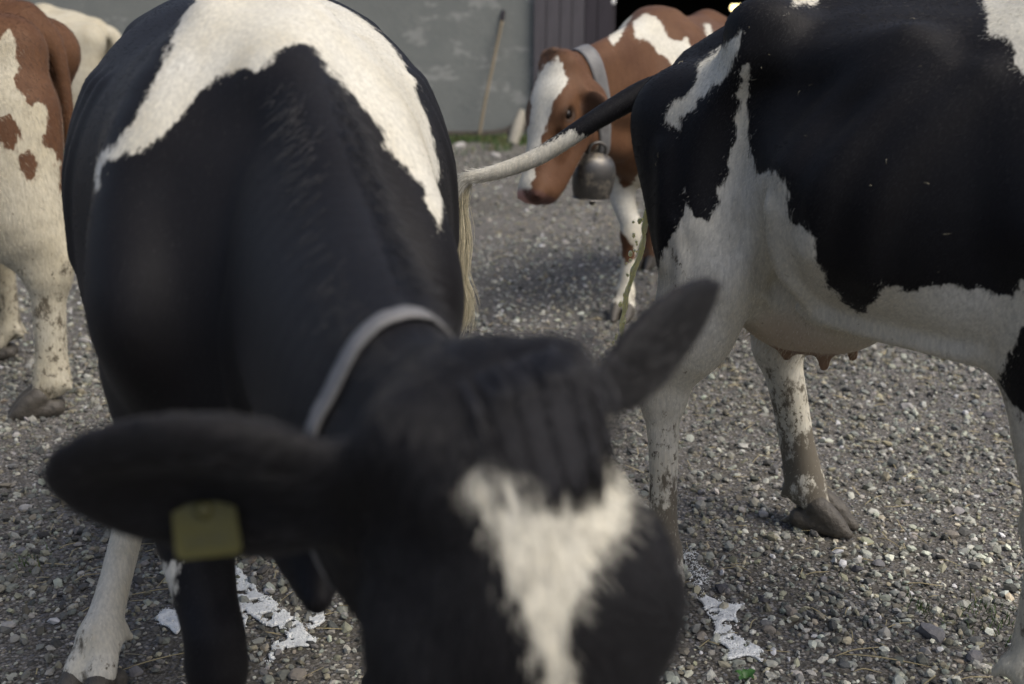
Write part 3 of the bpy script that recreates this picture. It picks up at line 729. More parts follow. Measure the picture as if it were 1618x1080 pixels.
PATCH['red'] = [
    ('w', (-0.915, -0.397, -0.068), [(1.371, -0.146, 1.200), (1.367, -0.114, 1.217), (1.380, -0.090, 1.188), (1.385, -0.071, 1.151), (1.388, -0.050, 1.127), (1.447, -0.066, 1.080), (1.468, -0.084, 1.044), (1.476, -0.099, 0.970), (1.484, -0.123, 0.907), (1.511, -0.133, 0.821), (1.554, -0.140, 0.725), (1.478, -0.216, 0.645), (1.510, -0.287, 0.645), (1.488, -0.297, 0.735), (1.510, -0.239, 0.804), (1.478, -0.217, 0.878), (1.443, -0.196, 0.965), (1.407, -0.213, 1.038), (1.390, -0.206, 1.087), (1.364, -0.193, 1.149)]),
    ('w', (-0.929, -0.356, -0.102), [(1.079, -0.025, 0.854), (1.037, -0.034, 0.820), (1.087, -0.092, 0.741), (1.391, -0.029, 0.728), (1.371, -0.019, 0.783), (1.339, 0.018, 0.832)]),
    ('w', (-0.955, -0.298, -0.003), [(0.706, -0.025, 1.354), (0.575, -0.010, 1.397), (0.594, 0.056, 1.369), (0.605, 0.091, 1.327), (0.608, 0.123, 1.286), (0.584, 0.161, 1.272), (0.536, 0.175, 1.291), (0.562, 0.231, 1.203), (0.582, 0.262, 1.143), (0.718, 0.192, 1.129), (0.673, 0.147, 1.190), (0.725, 0.089, 1.232), (0.761, 0.070, 1.272), (0.866, 0.041, 1.286)]),
    ('w', (-0.942, -0.335, 0.007), [(0.990, -0.033, 1.286), (0.944, 0.014, 1.369), (0.532, -0.094, 1.382), (0.878, -0.008, 1.312), (1.030, 0.005, 1.255)]),
    ('w', (-0.966, -0.260, 0.000), [(-0.023, 0.096, 1.353), (-0.153, 0.093, 1.360), (0.146, 0.193, 1.301), (0.144, 0.254, 1.242), (0.217, 0.269, 1.198), (0.253, 0.201, 1.280)]),
    ('W', (-0.939, -0.311, -0.147), [(0.629, -0.189, 0.702), (0.670, -0.104, 0.672), (0.651, -0.068, 0.592), (0.642, -0.026, 0.629), (0.732, 0.034, 0.694), (0.749, 0.068, 0.737), (0.619, 0.053, 0.630), (0.607, 0.151, 0.516), (0.534, 0.345, 0.459), (0.679, 0.412, -0.139), (0.963, -0.204, -0.139), (0.716, -0.139, 0.602)]),
    ('k', (-0.931, -0.322, -0.173), [(0.741, -0.094, 0.504), (0.741, -0.032, 0.405), (0.717, 0.017, 0.351), (0.699, 0.013, 0.288), (0.728, -0.023, 0.260), (0.727, -0.069, 0.334)]),
]
PATCH['left'] = [
    ('W', (0.447, -0.891, -0.082), [(-0.003, 0.251, 1.266), (-0.798, 0.214, 1.227), (-0.814, 0.192, 1.256), (-0.842, 0.202, 1.218), (-0.848, 0.223, 1.131), (-0.843, 0.249, 1.083), (-0.867, 0.250, 1.054), (-0.891, 0.246, 1.015), (-0.905, 0.227, 1.034), (-0.920, 0.210, 1.023), (-0.928, 0.211, 0.974), (-0.916, 0.239, 0.936), (-0.912, 0.250, 0.907), (-0.921, 0.242, 0.886), (-0.935, 0.215, 0.884), (-0.937, 0.211, 0.863), (-0.935, 0.224, 0.830), (-0.941, 0.196, 0.842), (-0.940, 0.215, 0.793), (-0.943, 0.213, 0.752), (-1.033, 0.207, 0.752), (-1.209, 0.408, -0.041), (0.059, 0.495, -0.081)]),
    ('k', (0.452, -0.889, -0.073), [(-0.797, 0.289, 0.988), (-0.834, 0.279, 1.001), (-0.864, 0.276, 0.958), (-0.858, 0.285, 0.920), (-0.851, 0.294, 0.885), (-0.822, 0.301, 0.891), (-0.794, 0.300, 0.920)]),
    ('k', (0.442, -0.892, -0.098), [(-0.854, 0.295, 0.871), (-0.882, 0.279, 0.884), (-0.901, 0.271, 0.849), (-0.896, 0.282, 0.810), (-0.880, 0.296, 0.792), (-0.864, 0.298, 0.822)]),
]
PATCH['far'] = [
    ('k', (0.445, -0.895, 0.025), [(-0.312, -0.026, 1.697), (-1.154, -0.127, 1.697), (-1.165, -0.029, 1.328), (-0.954, -0.013, 1.361), (-0.851, 0.017, 1.296), (-0.770, 0.065, 1.368), (-0.680, 0.086, 1.327), (-0.541, 0.048, 1.385), (-0.435, 0.274, 1.305)]),
]


def poly_sd(P, poly):
    """signed distance of 2-D points to a polygon, positive inside"""
    n = len(poly); d2 = np.full(len(P), 1e9); inside = np.zeros(len(P), bool)
    for i in range(n):
        a, b = poly[i], poly[(i + 1) % n]; e = b - a; w = P - a
        t = np.clip((w @ e) / max(e @ e, 1e-12), 0, 1)
        q = w - t[:, None] * e
        d2 = np.minimum(d2, (q ** 2).sum(1))
        c = ((a[1] > P[:, 1]) != (b[1] > P[:, 1]))
        with np.errstate(divide='ignore', invalid='ignore'):
            xx = a[0] + (P[:, 1] - a[1]) * e[0] / (e[1] if abs(e[1]) > 1e-12 else 1e-12)
        inside ^= c & (P[:, 0] < xx)
    return np.where(inside, 1, -1) * np.sqrt(d2)

def coat_field(V, patches):
    coat = np.full(len(V), -0.2)
    for ch, w, pts in patches:
        margin = 0.9 if ch == 'W' else 0.16
        w = unit(w); P3 = np.array(pts)
        e1 = unit(np.cross(w, (0, 0, 1))); e2 = np.cross(w, e1)
        poly = np.column_stack([P3 @ e1, P3 @ e2])
        dep = V @ w; dz = P3 @ w
        Pv = np.column_stack([V @ e1, V @ e2])
        m = (dep > dz.min() - margin) & (dep < dz.max() + margin)
        m &= (Pv > poly.min(0) - 0.2).all(1) & (Pv < poly.max(0) + 0.2).all(1)
        if not m.any(): continue
        sd_ = poly_sd(Pv[m], poly)
        edge = np.minimum(dep[m] - (dz.min() - margin), dz.max() + margin - dep[m])
        sd_ = np.minimum(sd_, edge)
        if ch in 'wW': coat[m] = np.maximum(coat[m], sd_)
        else: coat[m] = np.minimum(coat[m], -sd_)
    x, y, z = V.T
    wob = np.sin(x * 47 + 2.1 * np.sin(z * 31)) * np.sin(z * 53 + 1.7 * np.sin(x * 29 + y * 23)) + 0.6 * np.sin(x * 113 + z * 71) * np.sin(z * 127 - y * 97)
    coat = np.where(np.abs(coat) < 0.2, coat + 0.0055 * wob, coat)
    return np.clip(coat, -0.2, 0.2)

def set_attr(me, name, typ, data, domain='POINT'):
    a = me.attributes.new(name, typ, domain)
    key = 'color' if 'COLOR' in typ else ('vector' if typ == 'FLOAT_VECTOR' else 'value')
    a.data.foreach_set(key, np.ascontiguousarray(data, dtype=np.float32).ravel())

def hair_object(name, roots, pts, radius, cols, parent):
    """pts: (n, k, 3) hair points"""
    n, k, _ = pts.shape
    hc = bpy.data.hair_curves.new(name)
    hc.add_curves([k] * n)
    hc.points.foreach_set('position', np.ascontiguousarray(pts, dtype=np.float32).ravel())
    ra = hc.attributes.get('radius') or hc.attributes.new('radius', 'FLOAT', 'POINT')
    taper = np.linspace(1.0, 0.25, k)[None, :] * np.asarray(radius).reshape(-1, 1)
    ra.data.foreach_set('value', np.broadcast_to(taper, (n, k)).astype(np.float32).ravel())
    ca = hc.attributes.new('hair_color', 'FLOAT_COLOR', 'CURVE')
    c4 = np.ones((n, 4), np.float32); c4[:, :3] = cols
    ca.data.foreach_set('color', c4.ravel())
    hc.materials.append(M_HAIR)
    o = bpy.data.objects.new(name, hc)
    link(o)
    if parent: o.parent = parent
    return o

def short_coat(V, Q, N, coat, n, length, flow, dark, white, parent, dens=None, radius=0.00035, mudv=None, seed=1):
    r = np.random.default_rng(seed)
    a = V[Q[:, 2]] - V[Q[:, 0]]; b = V[Q[:, 3]] - V[Q[:, 1]]
    area = np.linalg.norm(np.cross(a, b), axis=1)
    cen = V[Q].mean(1)
    wgt = area * (dens(cen) if dens else 1.0)
    if mudv is not None: wgt = wgt * np.clip(1.15 - mudv[Q].mean(1), 0.0, 1)
    f = r.choice(len(Q), n, p=wgt / wgt.sum())
    u, v = r.random(n)[:, None], r.random(n)[:, None]
    q = Q[f]
    bl = lambda A: (A[q[:, 0]] * (1 - u) * (1 - v) + A[q[:, 1]] * u * (1 - v) + A[q[:, 2]] * u * v + A[q[:, 3]] * (1 - u) * v)
    P = bl(V); Nn = bl(N); Nn /= np.maximum(np.linalg.norm(Nn, axis=1, keepdims=True), 1e-9)
    cv = bl(coat[:, None])[:, 0]
    L, lift = length(P)
    L = L * r.uniform(0.6, 1.25, n)
    fl = flow(P, Nn) + r.normal(0, 0.16, (n, 3))
    fl -= Nn * (fl * Nn).sum(1, keepdims=True)
    fl /= np.maximum(np.linalg.norm(fl, axis=1, keepdims=True), 1e-9)
    t = np.array([0, 0.4, 1.0])
    up = lift * r.uniform(0.5, 1.5, n)
    pts = P[:, None, :] - Nn[:, None, :] * 0.001 + L[:, None, None] * (t[None, :, None] * fl[:, None, :] + (up[:, None] * (t ** 0.7)[None, :])[:, :, None] * Nn[:, None, :])
    isw = (cv + r.normal(0, 0.007, n)) > 0
    br = (np.exp(r.normal(0, 0.42, n)) * (1 + 0.22 * np.sin(P[:, 0] * 41 + 3 * np.sin(P[:, 2] * 23)) * np.sin(P[:, 2] * 37 + 2 * np.sin(P[:, 1] * 31))))[:, None]
    col = np.where(isw[:, None], np.array(white) * np.clip(br, 0.4, 1.4) * np.array([1.0, 0.985, 0.95]), np.array(dark) * br)
    return hair_object('coat_hair', P, pts, np.full(n, radius), np.clip(col, 0, 0.95), parent)

def body_flow(P, N):
    legs = smoothstep(0.85, 0.6, P[:, 2])[:, None]
    return np.array([-0.55, 0, -0.8]) * (1 - legs) + np.array([-0.12, 0, -1.0]) * legs

def sample(F, P):
    g = (np.asarray(P) - F.lo) / F.h
    i = np.clip(np.floor(g).astype(int), 0, F.n - 2); fr = np.clip(g - i, 0, 1)
    out = 0
    for a in (0, 1):
        for b in (0, 1):
            for c in (0, 1):
                w = (fr[:, 0] if a else 1 - fr[:, 0]) * (fr[:, 1] if b else 1 - fr[:, 1]) * (fr[:, 2] if c else 1 - fr[:, 2])
                out = out + w * F.d[i[:, 0] + a, i[:, 1] + b, i[:, 2] + c]
    return out

def strap_on(F, cen, nrm, width, thick, name, mat, n=120, m=5, rmax=0.40):
    """a leather strap that lies on the neck: rings of the skin, taut and lifted by its own thickness"""
    nrm = unit(nrm); e1 = unit(np.cross(nrm, (0, 0, 1))); e2 = np.cross(nrm, e1)
    ang = np.linspace(0, 2 * np.pi, n, endpoint=False)
    D = np.cos(ang)[:, None] * e1 + np.sin(ang)[:, None] * e2
    rs = np.linspace(0.02, rmax, 160)
    R = np.zeros((m, n))
    for k in range(m):
        o = cen + nrm * width * (k / (m - 1) - 0.5)
        for i in range(n):
            d = sample(F, o + rs[:, None] * D[i])
            j = np.argmax(d > 0)
            R[k, i] = rs[j] if d[j] > 0 else 0.2
    R = np.minimum(R, np.median(R) * 2.3)
    mx = R.max(0)
    for _ in range(6): mx = np.maximum(mx, 0.25 * np.roll(mx, 1) + 0.5 * mx + 0.25 * np.roll(mx, -1))
    R = 0.6 * mx[None] + 0.4 * R + 0.002
    verts = []
    for layer in (0.0, thick):
        for k in range(m):
            ed = 0.0 if 0 < k < m - 1 else -0.25 * layer
            verts.append(cen + nrm * width * (k / (m - 1) - 0.5) + (R[k] + layer + ed)[:, None] * D)
    Vv = np.concatenate(verts)
    faces = []
    def id_(l, k, i): return (l * m + k) * n + i % n
    for i in range(n):
        for k in range(m - 1):
            faces.append((id_(1, k, i), id_(1, k, i + 1), id_(1, k + 1, i + 1), id_(1, k + 1, i)))
            faces.append((id_(0, k, i + 1), id_(0, k, i), id_(0, k + 1, i), id_(0, k + 1, i + 1)))
        for k in (0, m - 1):
            q = (id_(0, k, i), id_(0, k, i + 1), id_(1, k, i + 1), id_(1, k, i))
            faces.append(q if k == 0 else q[::-1])
    return Vv, np.array(faces), R, D, e1, e2

# ------------------------------------------------------------------ put one cow together
def finish_cow(c, spec, dark, patches, label, hairs, mud_fn, seed, coat_fn=None, white=WHITE_COAT, nose=((0.30, 0.16, 0.13), (0.05, 0.035, 0.032)), skin_fn=None, base_white=False, h_len=None, flow=None, dens=None, group='cows in the farmyard', relief=0.9):
    F, info = cow_field(c, spec)
    V, Q = F.surface()
    N = vert_normals(V, Q)
    coat = coat_field(V, patches)
    if base_white: coat = np.where(coat == -0.2, 0.2, coat)
    if coat_fn is not None: coat = coat_fn(V, coat)
    root = empty('cow', c.pos, c.rz, c.scale)
    tag(root, label, 'cow', group)
    mat = coat_material('hide', dark, white, relief)
    o = mesh_obj('body', V, Q, mat, root)
    me = o.data
    set_attr(me, 'coat', 'FLOAT', coat)
    mudv = np.clip(mud_fn(V), 0, 1)
    set_attr(me, 'mud', 'FLOAT', mudv)
    sk = np.zeros(len(V)); skc = np.tile(np.array([*nose[0], 1.0]), (len(V), 1))
    if info:
        A, P = info['A'], info['P']; s = np.linalg.norm(P(1, 0, 0) - P(0, 0, 0))
        hl = (V - info['o']) @ A.T / s
        near = np.linalg.norm(V - P(0.3, 0, -0.1), axis=1) < 0.45 * s
        nz = smoothstep(0.500, 0.515, hl[:, 0] + 0.02 * np.clip(-hl[:, 2] - 0.12, 0, 1) * 5) * near
        sk = np.maximum(sk, nz)
        dk = smoothstep(-0.01, 0.02, hl[:, 1]) if nose[1] is not None else np.zeros(len(V))
        skc[:, :3] = np.array(nose[0]) * (1 - dk[:, None]) + np.array(nose[1] or nose[0]) * dk[:, None]
        for (eb, ed, ec, eL) in info['ears']:          # dark bare inside of the ears
            q = V - eb; t_e = (q @ ed) / eL; rad = np.linalg.norm(q - (q @ ed)[:, None] * ed, axis=1)
            am = smoothstep(0.25, 0.55, N @ ec) * smoothstep(0.08, 0.2, t_e) * smoothstep(0.97, 0.85, t_e) * (rad < 0.085) * 0.8
            skc[:, :3] = np.where((am > sk)[:, None], np.array(dark) * 0.35 + 0.004, skc[:, :3]); sk = np.maximum(sk, am)
        for w in (-1, 1):
            de = np.linalg.norm(V - P(0.205, 0.106 * w, -0.078), axis=1) / s
            am = smoothstep(0.046, 0.030, de) * 0.85
            skc[:, :3] = np.where((am > sk)[:, None], np.array(dark) * 0.22, skc[:, :3]); sk = np.maximum(sk, am)
    if skin_fn is not None:
        amt, colr = skin_fn(V)
        skc[:, :3] = np.where((amt > sk)[:, None], np.array(colr), skc[:, :3]); sk = np.maximum(sk, amt)
    set_attr(me, 'skin_amount', 'FLOAT', sk)
    set_attr(me, 'skin', 'FLOAT_COLOR', skc)
    hv, hq = hoof_mesh()
    if 'hoof' not in _hoof_cache: _hoof_cache['hoof'] = None
    for k, j in spec['legs'].items():
        if j is None: continue
        t = unit(j['toe']); p = np.array(j['fet'], float) + t * 0.045
        if _hoof_cache['hoof'] is None:
            ho = mesh_obj('hoof', hv, hq, M_HOOF, root); _hoof_cache['hoof'] = ho.data
        else:
            ho = link(bpy.data.objects.new('hoof', _hoof_cache['hoof'])); ho.parent = root
        ho.location = (p[0], p[1], 0); ho.rotation_euler = (0, 0, math.atan2(t[1], t[0]))
        ho.scale = (min(1.06, j.get('fat', 1.0) ** 0.5 * 0.94),) * 3
    if info:
        for w in (-1, 1):
            ce = info['P'](0.205, 0.1005 * w, -0.078); r0 = 0.0235 * s
            u_ = np.linspace(0, np.pi, 13); v_ = np.linspace(0, 2 * np.pi, 21)[:-1]
            S = np.array([[np.sin(a) * np.cos(b), np.sin(a) * np.sin(b), np.cos(a)] for a in u_ for b in v_]) * r0 + ce
            fc = [(i * 20 + k, (i + 1) * 20 + k, (i + 1) * 20 + (k + 1) % 20, i * 20 + (k + 1) % 20) for i in range(12) for k in range(20)]
            mesh_obj('eye', S, fc, M_EYE, root)
    if hairs and 'nohair' not in DBG:
        bare = np.clip(mudv + sk, 0, 1)
        short_coat(V, Q, N, coat, hairs, h_len or (lambda P: (np.full(len(P), 0.009), 0.30)), flow or body_flow, dark, white, root, dens, mudv=bare, seed=seed)
    return dict(root=root, F=F, info=info, V=V, Q=Q, N=N, coat=coat, c=c)

# ------------------------------------------------------------------ ground
def fbm(x, y, seed=0, octs=4, f=1.0):
    r = np.random.default_rng(seed); out = 0; amp = 1.0
    for o in range(octs):
        for k in range(3):
            a = r.uniform(0, 2 * np.pi); ph = r.uniform(0, 2 * np.pi); fr = f * r.uniform(0.75, 1.3)
            out = out + amp * np.sin(fr * (x * np.cos(a) + y * np.sin(a)) + ph + 1.7 * np.sin(fr * 0.6 * (y * np.cos(a) - x * np.sin(a)) + ph * 2))
        amp *= 0.5; f *= 2.1
    return out / 3

def ground_z(x, y):
    return 0.007 * fbm(x, y, 3, 3, 2.2) + 0.0022 * fbm(x, y, 5, 2, 30.0) - 0.004

def ground_material():
    m, t, b = new_mat('dirt_and_gravel')
    v = coords(t)
    n1 = noise(t, v, 0.9, 5.0, 0.6); n2 = noise(t, v, 9.0, 6.0, 0.65); n3 = noise(t, v, 110.0, 4.0, 0.7)
    vo = nd(t, 'ShaderNodeTexVoronoi', Scale=75.0); vo.inputs['Randomness'].default_value = 1.0
    t.links.new(v, vo.inputs['Vector'])
    vo2 = nd(t, 'ShaderNodeTexVoronoi', Scale=190.0)
    t.links.new(v, vo2.inputs['Vector'])
    sep = t.nodes.new('ShaderNodeSeparateColor'); t.links.new(vo.outputs['Color'], sep.inputs[0])
    sep2 = t.nodes.new('ShaderNodeSeparateColor'); t.links.new(vo2.outputs['Color'], sep2.inputs[0])
    soil = mix(t, n2, (0.018, 0.016, 0.011), (0.090, 0.083, 0.062))
    grit = mix(t, sep2.outputs[0], (0.035, 0.032, 0.028), (0.18, 0.168, 0.15))
    soil = mix(t, ramp(t, math_n(t, 'ADD', n3, math_n(t, 'MULTIPLY', n1, 0.4)), [(0.55, 0.0), (0.75, 1.0)]), soil, grit)
    peb = ramp(t, sep.outputs[0], [(0.0, (0.075, 0.075, 0.080)), (0.35, (0.16, 0.16, 0.165)), (0.7, (0.24, 0.225, 0.20)), (1.0, (0.34, 0.33, 0.30))])
    cover = ramp(t, math_n(t, 'ADD', math_n(t, 'MULTIPLY', n1, 0.75), math_n(t, 'MULTIPLY', sep.outputs[1], 0.45)), [(0.46, 0.0), (0.52, 1.0)])
    edge = ramp(t, vo.outputs['Distance'], [(0.30, 1.0), (0.52, 0.0)])
    cover = math_n(t, 'MULTIPLY', cover, edge)
    t.links.new(mix(t, cover, soil, peb), b.inputs['Base Color'])
    b.inputs['Roughness'].default_value = 0.85
    b.inputs['Specular IOR Level'].default_value = 0.3
    h = math_n(t, 'ADD', math_n(t, 'MULTIPLY', cover, 0.8), math_n(t, 'ADD', math_n(t, 'MULTIPLY', n3, 0.5), math_n(t, 'MULTIPLY', n2, 0.5)))
    bump(t, b, h, 0.8, 0.008)
    return m

M_GROUND = ground_material()
gx = np.unique(np.concatenate([np.linspace(-90, -8, 28), np.linspace(-8, -3, 40), np.linspace(-3, 4, 180), np.linspace(4, 8, 30), np.linspace(8, 90, 28)]))
gy = np.unique(np.concatenate([np.linspace(-60, -1, 25), np.linspace(-1, 7, 210), np.linspace(7, 20, 90), np.linspace(20, 110, 25)]))
GX, GY = np.meshgrid(gx, gy, indexing='ij')
GZ = ground_z(GX, GY)
ii = np.arange(len(gx) * len(gy)).reshape(len(gx), len(gy))
gq = np.column_stack([ii[:-1, :-1].ravel(), ii[1:, :-1].ravel(), ii[1:, 1:].ravel(), ii[:-1, 1:].ravel()])
tag(mesh_obj('ground', np.column_stack([GX.ravel(), GY.ravel(), GZ.ravel()]), gq, M_GROUND), kind='structure')

# ------------------------------------------------------------------ gravel: crushed stone, uncountable
def stone_material(name):
    m, t, b = new_mat(name)
    c = attr(t, 'col').outputs['Color']
    n = noise(t, coords(t), 160.0, 5.0, 0.7)
    n2 = noise(t, coords(t), 22.0, 3.0, 0.6)
    col = mix(t, math_n(t, 'MULTIPLY', n, 0.42), c, (0.05, 0.045, 0.04))
    col = mix(t, ramp(t, n2, [(0.50, 0.0), (0.75, 0.35)]), col, (0.11, 0.103, 0.082))
    t.links.new(col, b.inputs['Base Color'])
    b.inputs['Roughness'].default_value = 0.75
    b.inputs['Specular IOR Level'].default_value = 0.35
    bump(t, b, n, 0.5, 0.003)
    return m
M_STONE = stone_material('crushed_stone')

def ico(sub):
    import bmesh
    bm = bmesh.new(); bmesh.ops.create_icosphere(bm, subdivisions=sub, radius=1.0)
    V = np.array([v.co[:] for v in bm.verts]); Fc = np.array([[v.index for v in f.verts] for f in bm.faces]); bm.free()
    return V, Fc
ICO1 = ico(1); ICO2 = ico(2)

def stone_shapes(base, k, seed):
    r = np.random.default_rng(seed); out = []
    for i in range(k):
        V = base[0].copy()
        for c in range(9):      # chop with random planes: broken faces
            n = unit(r.normal(size=3)); d = r.uniform(0.50, 0.92)
            s = V @ n - d
            V = V - np.clip(s, 0, None)[:, None] * n
        V *= 1 + r.normal(0, 0.05, (len(V), 1))
        V *= np.array([1.0, r.uniform(0.6, 0.95), r.uniform(0.4, 0.75)])
        out.append(V)
    return out
SHAPES = stone_shapes(ICO1, 24, 11)

def stone_colors(r, n):
    pal = np.array([[0.185, 0.185, 0.178], [0.33, 0.325, 0.30], [0.47, 0.455, 0.41], [0.34, 0.305, 0.235], [0.075, 0.075, 0.074], [0.64, 0.62, 0.55], [0.22, 0.20, 0.155]])
    w = np.array([0.27, 0.22, 0.15, 0.14, 0.10, 0.05, 0.07])
    c = pal[r.choice(len(pal), n, p=w)] * np.exp(r.normal(0, 0.26, (n, 1))) * np.exp(r.normal(0, 0.03, (n, 3)))
    return np.clip(c * np.array([0.97, 1.01, 0.96]), 0.02, 0.7)

def rot_mats(r, n, tilt=0.5):
    a = r.uniform(0, 2 * np.pi, n); b = r.normal(0, tilt, n); c = r.normal(0, tilt, n)
    ca, sa, cb, sb, cc, sc = np.cos(a), np.sin(a), np.cos(b), np.sin(b), np.cos(c), np.sin(c)
    Z = np.zeros(n); O = np.ones(n)
    Rz = np.stack([np.stack([ca, -sa, Z], -1), np.stack([sa, ca, Z], -1), np.stack([Z, Z, O], -1)], 1)
    Rx = np.stack([np.stack([O, Z, Z], -1), np.stack([Z, cb, -sb], -1), np.stack([Z, sb, cb], -1)], 1)
    Ry = np.stack([np.stack([cc, Z, sc], -1), np.stack([Z, O, Z], -1), np.stack([-sc, Z, cc], -1)], 1)
    return Rz @ Rx @ Ry

def scatter(r, x0, x1, y0, y1, n, thin):
    x = r.uniform(x0, x1, n); y = r.uniform(y0, y1, n)
    keep = np.abs(x) < 0.50 * y + 0.9                       # what this yard corner shows, with a step to either side
    d = fbm(x, y, 21, 4, 2.6)
    keep &= r.random(n) < np.clip(0.74 + 1.5 * thin * d, 0.10, 1.0)
    return x[keep], y[keep]

def build_gravel():
    r = np.random.default_rng(5)
    Vs, Fs, Cs = [], [], []
    off = 0
    zones = [(-2.2, 3.0, 1.3, 4.6, 40000, (0.0045, 0.0085), 0.25), (-2.2, 3.0, 1.3, 4.8, 26000, (0.0085, 0.0150), 0.25), (-2.4, 3.0, 1.4, 5.0, 6200, (0.015, 0.024), 0.25),
             (-4.0, 4.0, 4.6, 8.0, 22000, (0.009, 0.0170), 0.35), (-4.0, 4.0, 4.6, 8.0, 3000, (0.0150, 0.026), 0.3),
             (-6.5, 6.5, 8.0, 15.8, 21000, (0.012, 0.028), 0.4)]
    for x0, x1, y0, y1, n, (s0, s1), th in zones:
        x, y = scatter(r, x0, x1, y0, y1, n, th)
        n = len(x)
        s = s0 * (s1 / s0) ** (r.random(n) ** 1.3)
        z = ground_z(x, y) + s * r.uniform(-0.10, 0.55, n)
        R = rot_mats(r, n); sh = r.integers(0, len(SHAPES), n)
        cols = stone_colors(r, n) * np.clip(0.82 + 0.36 * fbm(x, y, 33, 4, 1.5), 0.38, 1.3)[:, None]
        for k in range(len(SHAPES)):
            m = sh == k
            B = SHAPES[k]
            P = np.einsum('nij,vj->nvi', R[m], B) * s[m][:, None, None] + np.stack([x[m], y[m], z[m]], -1)[:, None, :]
            nm = m.sum()
            Vs.append(P.reshape(-1, 3)); Cs.append(np.repeat(cols[m], len(B), 0))
            Fs.append((ICO1[1][None] + (off + np.arange(nm) * len(B))[:, None, None]).reshape(-1, 3)); off += nm * len(B)
    V = np.concatenate(Vs); Fc = np.concatenate(Fs); C = np.concatenate(Cs)
    o = mesh_obj('gravel', V, Fc, M_STONE, smooth=False)
    set_attr(o.data, 'col', 'FLOAT_COLOR', np.column_stack([C, np.ones(len(C))]))
    tag(o, 'grey crushed stone gravel spread over the farmyard', 'gravel', kind='stuff')
if 'nogravel' not in DBG: build_gravel()

# ------------------------------------------------------------------ cows
def legs_mud(V, top, strength=1.0):
    return smoothstep(top, top * 0.25, V[:, 2]) * strength

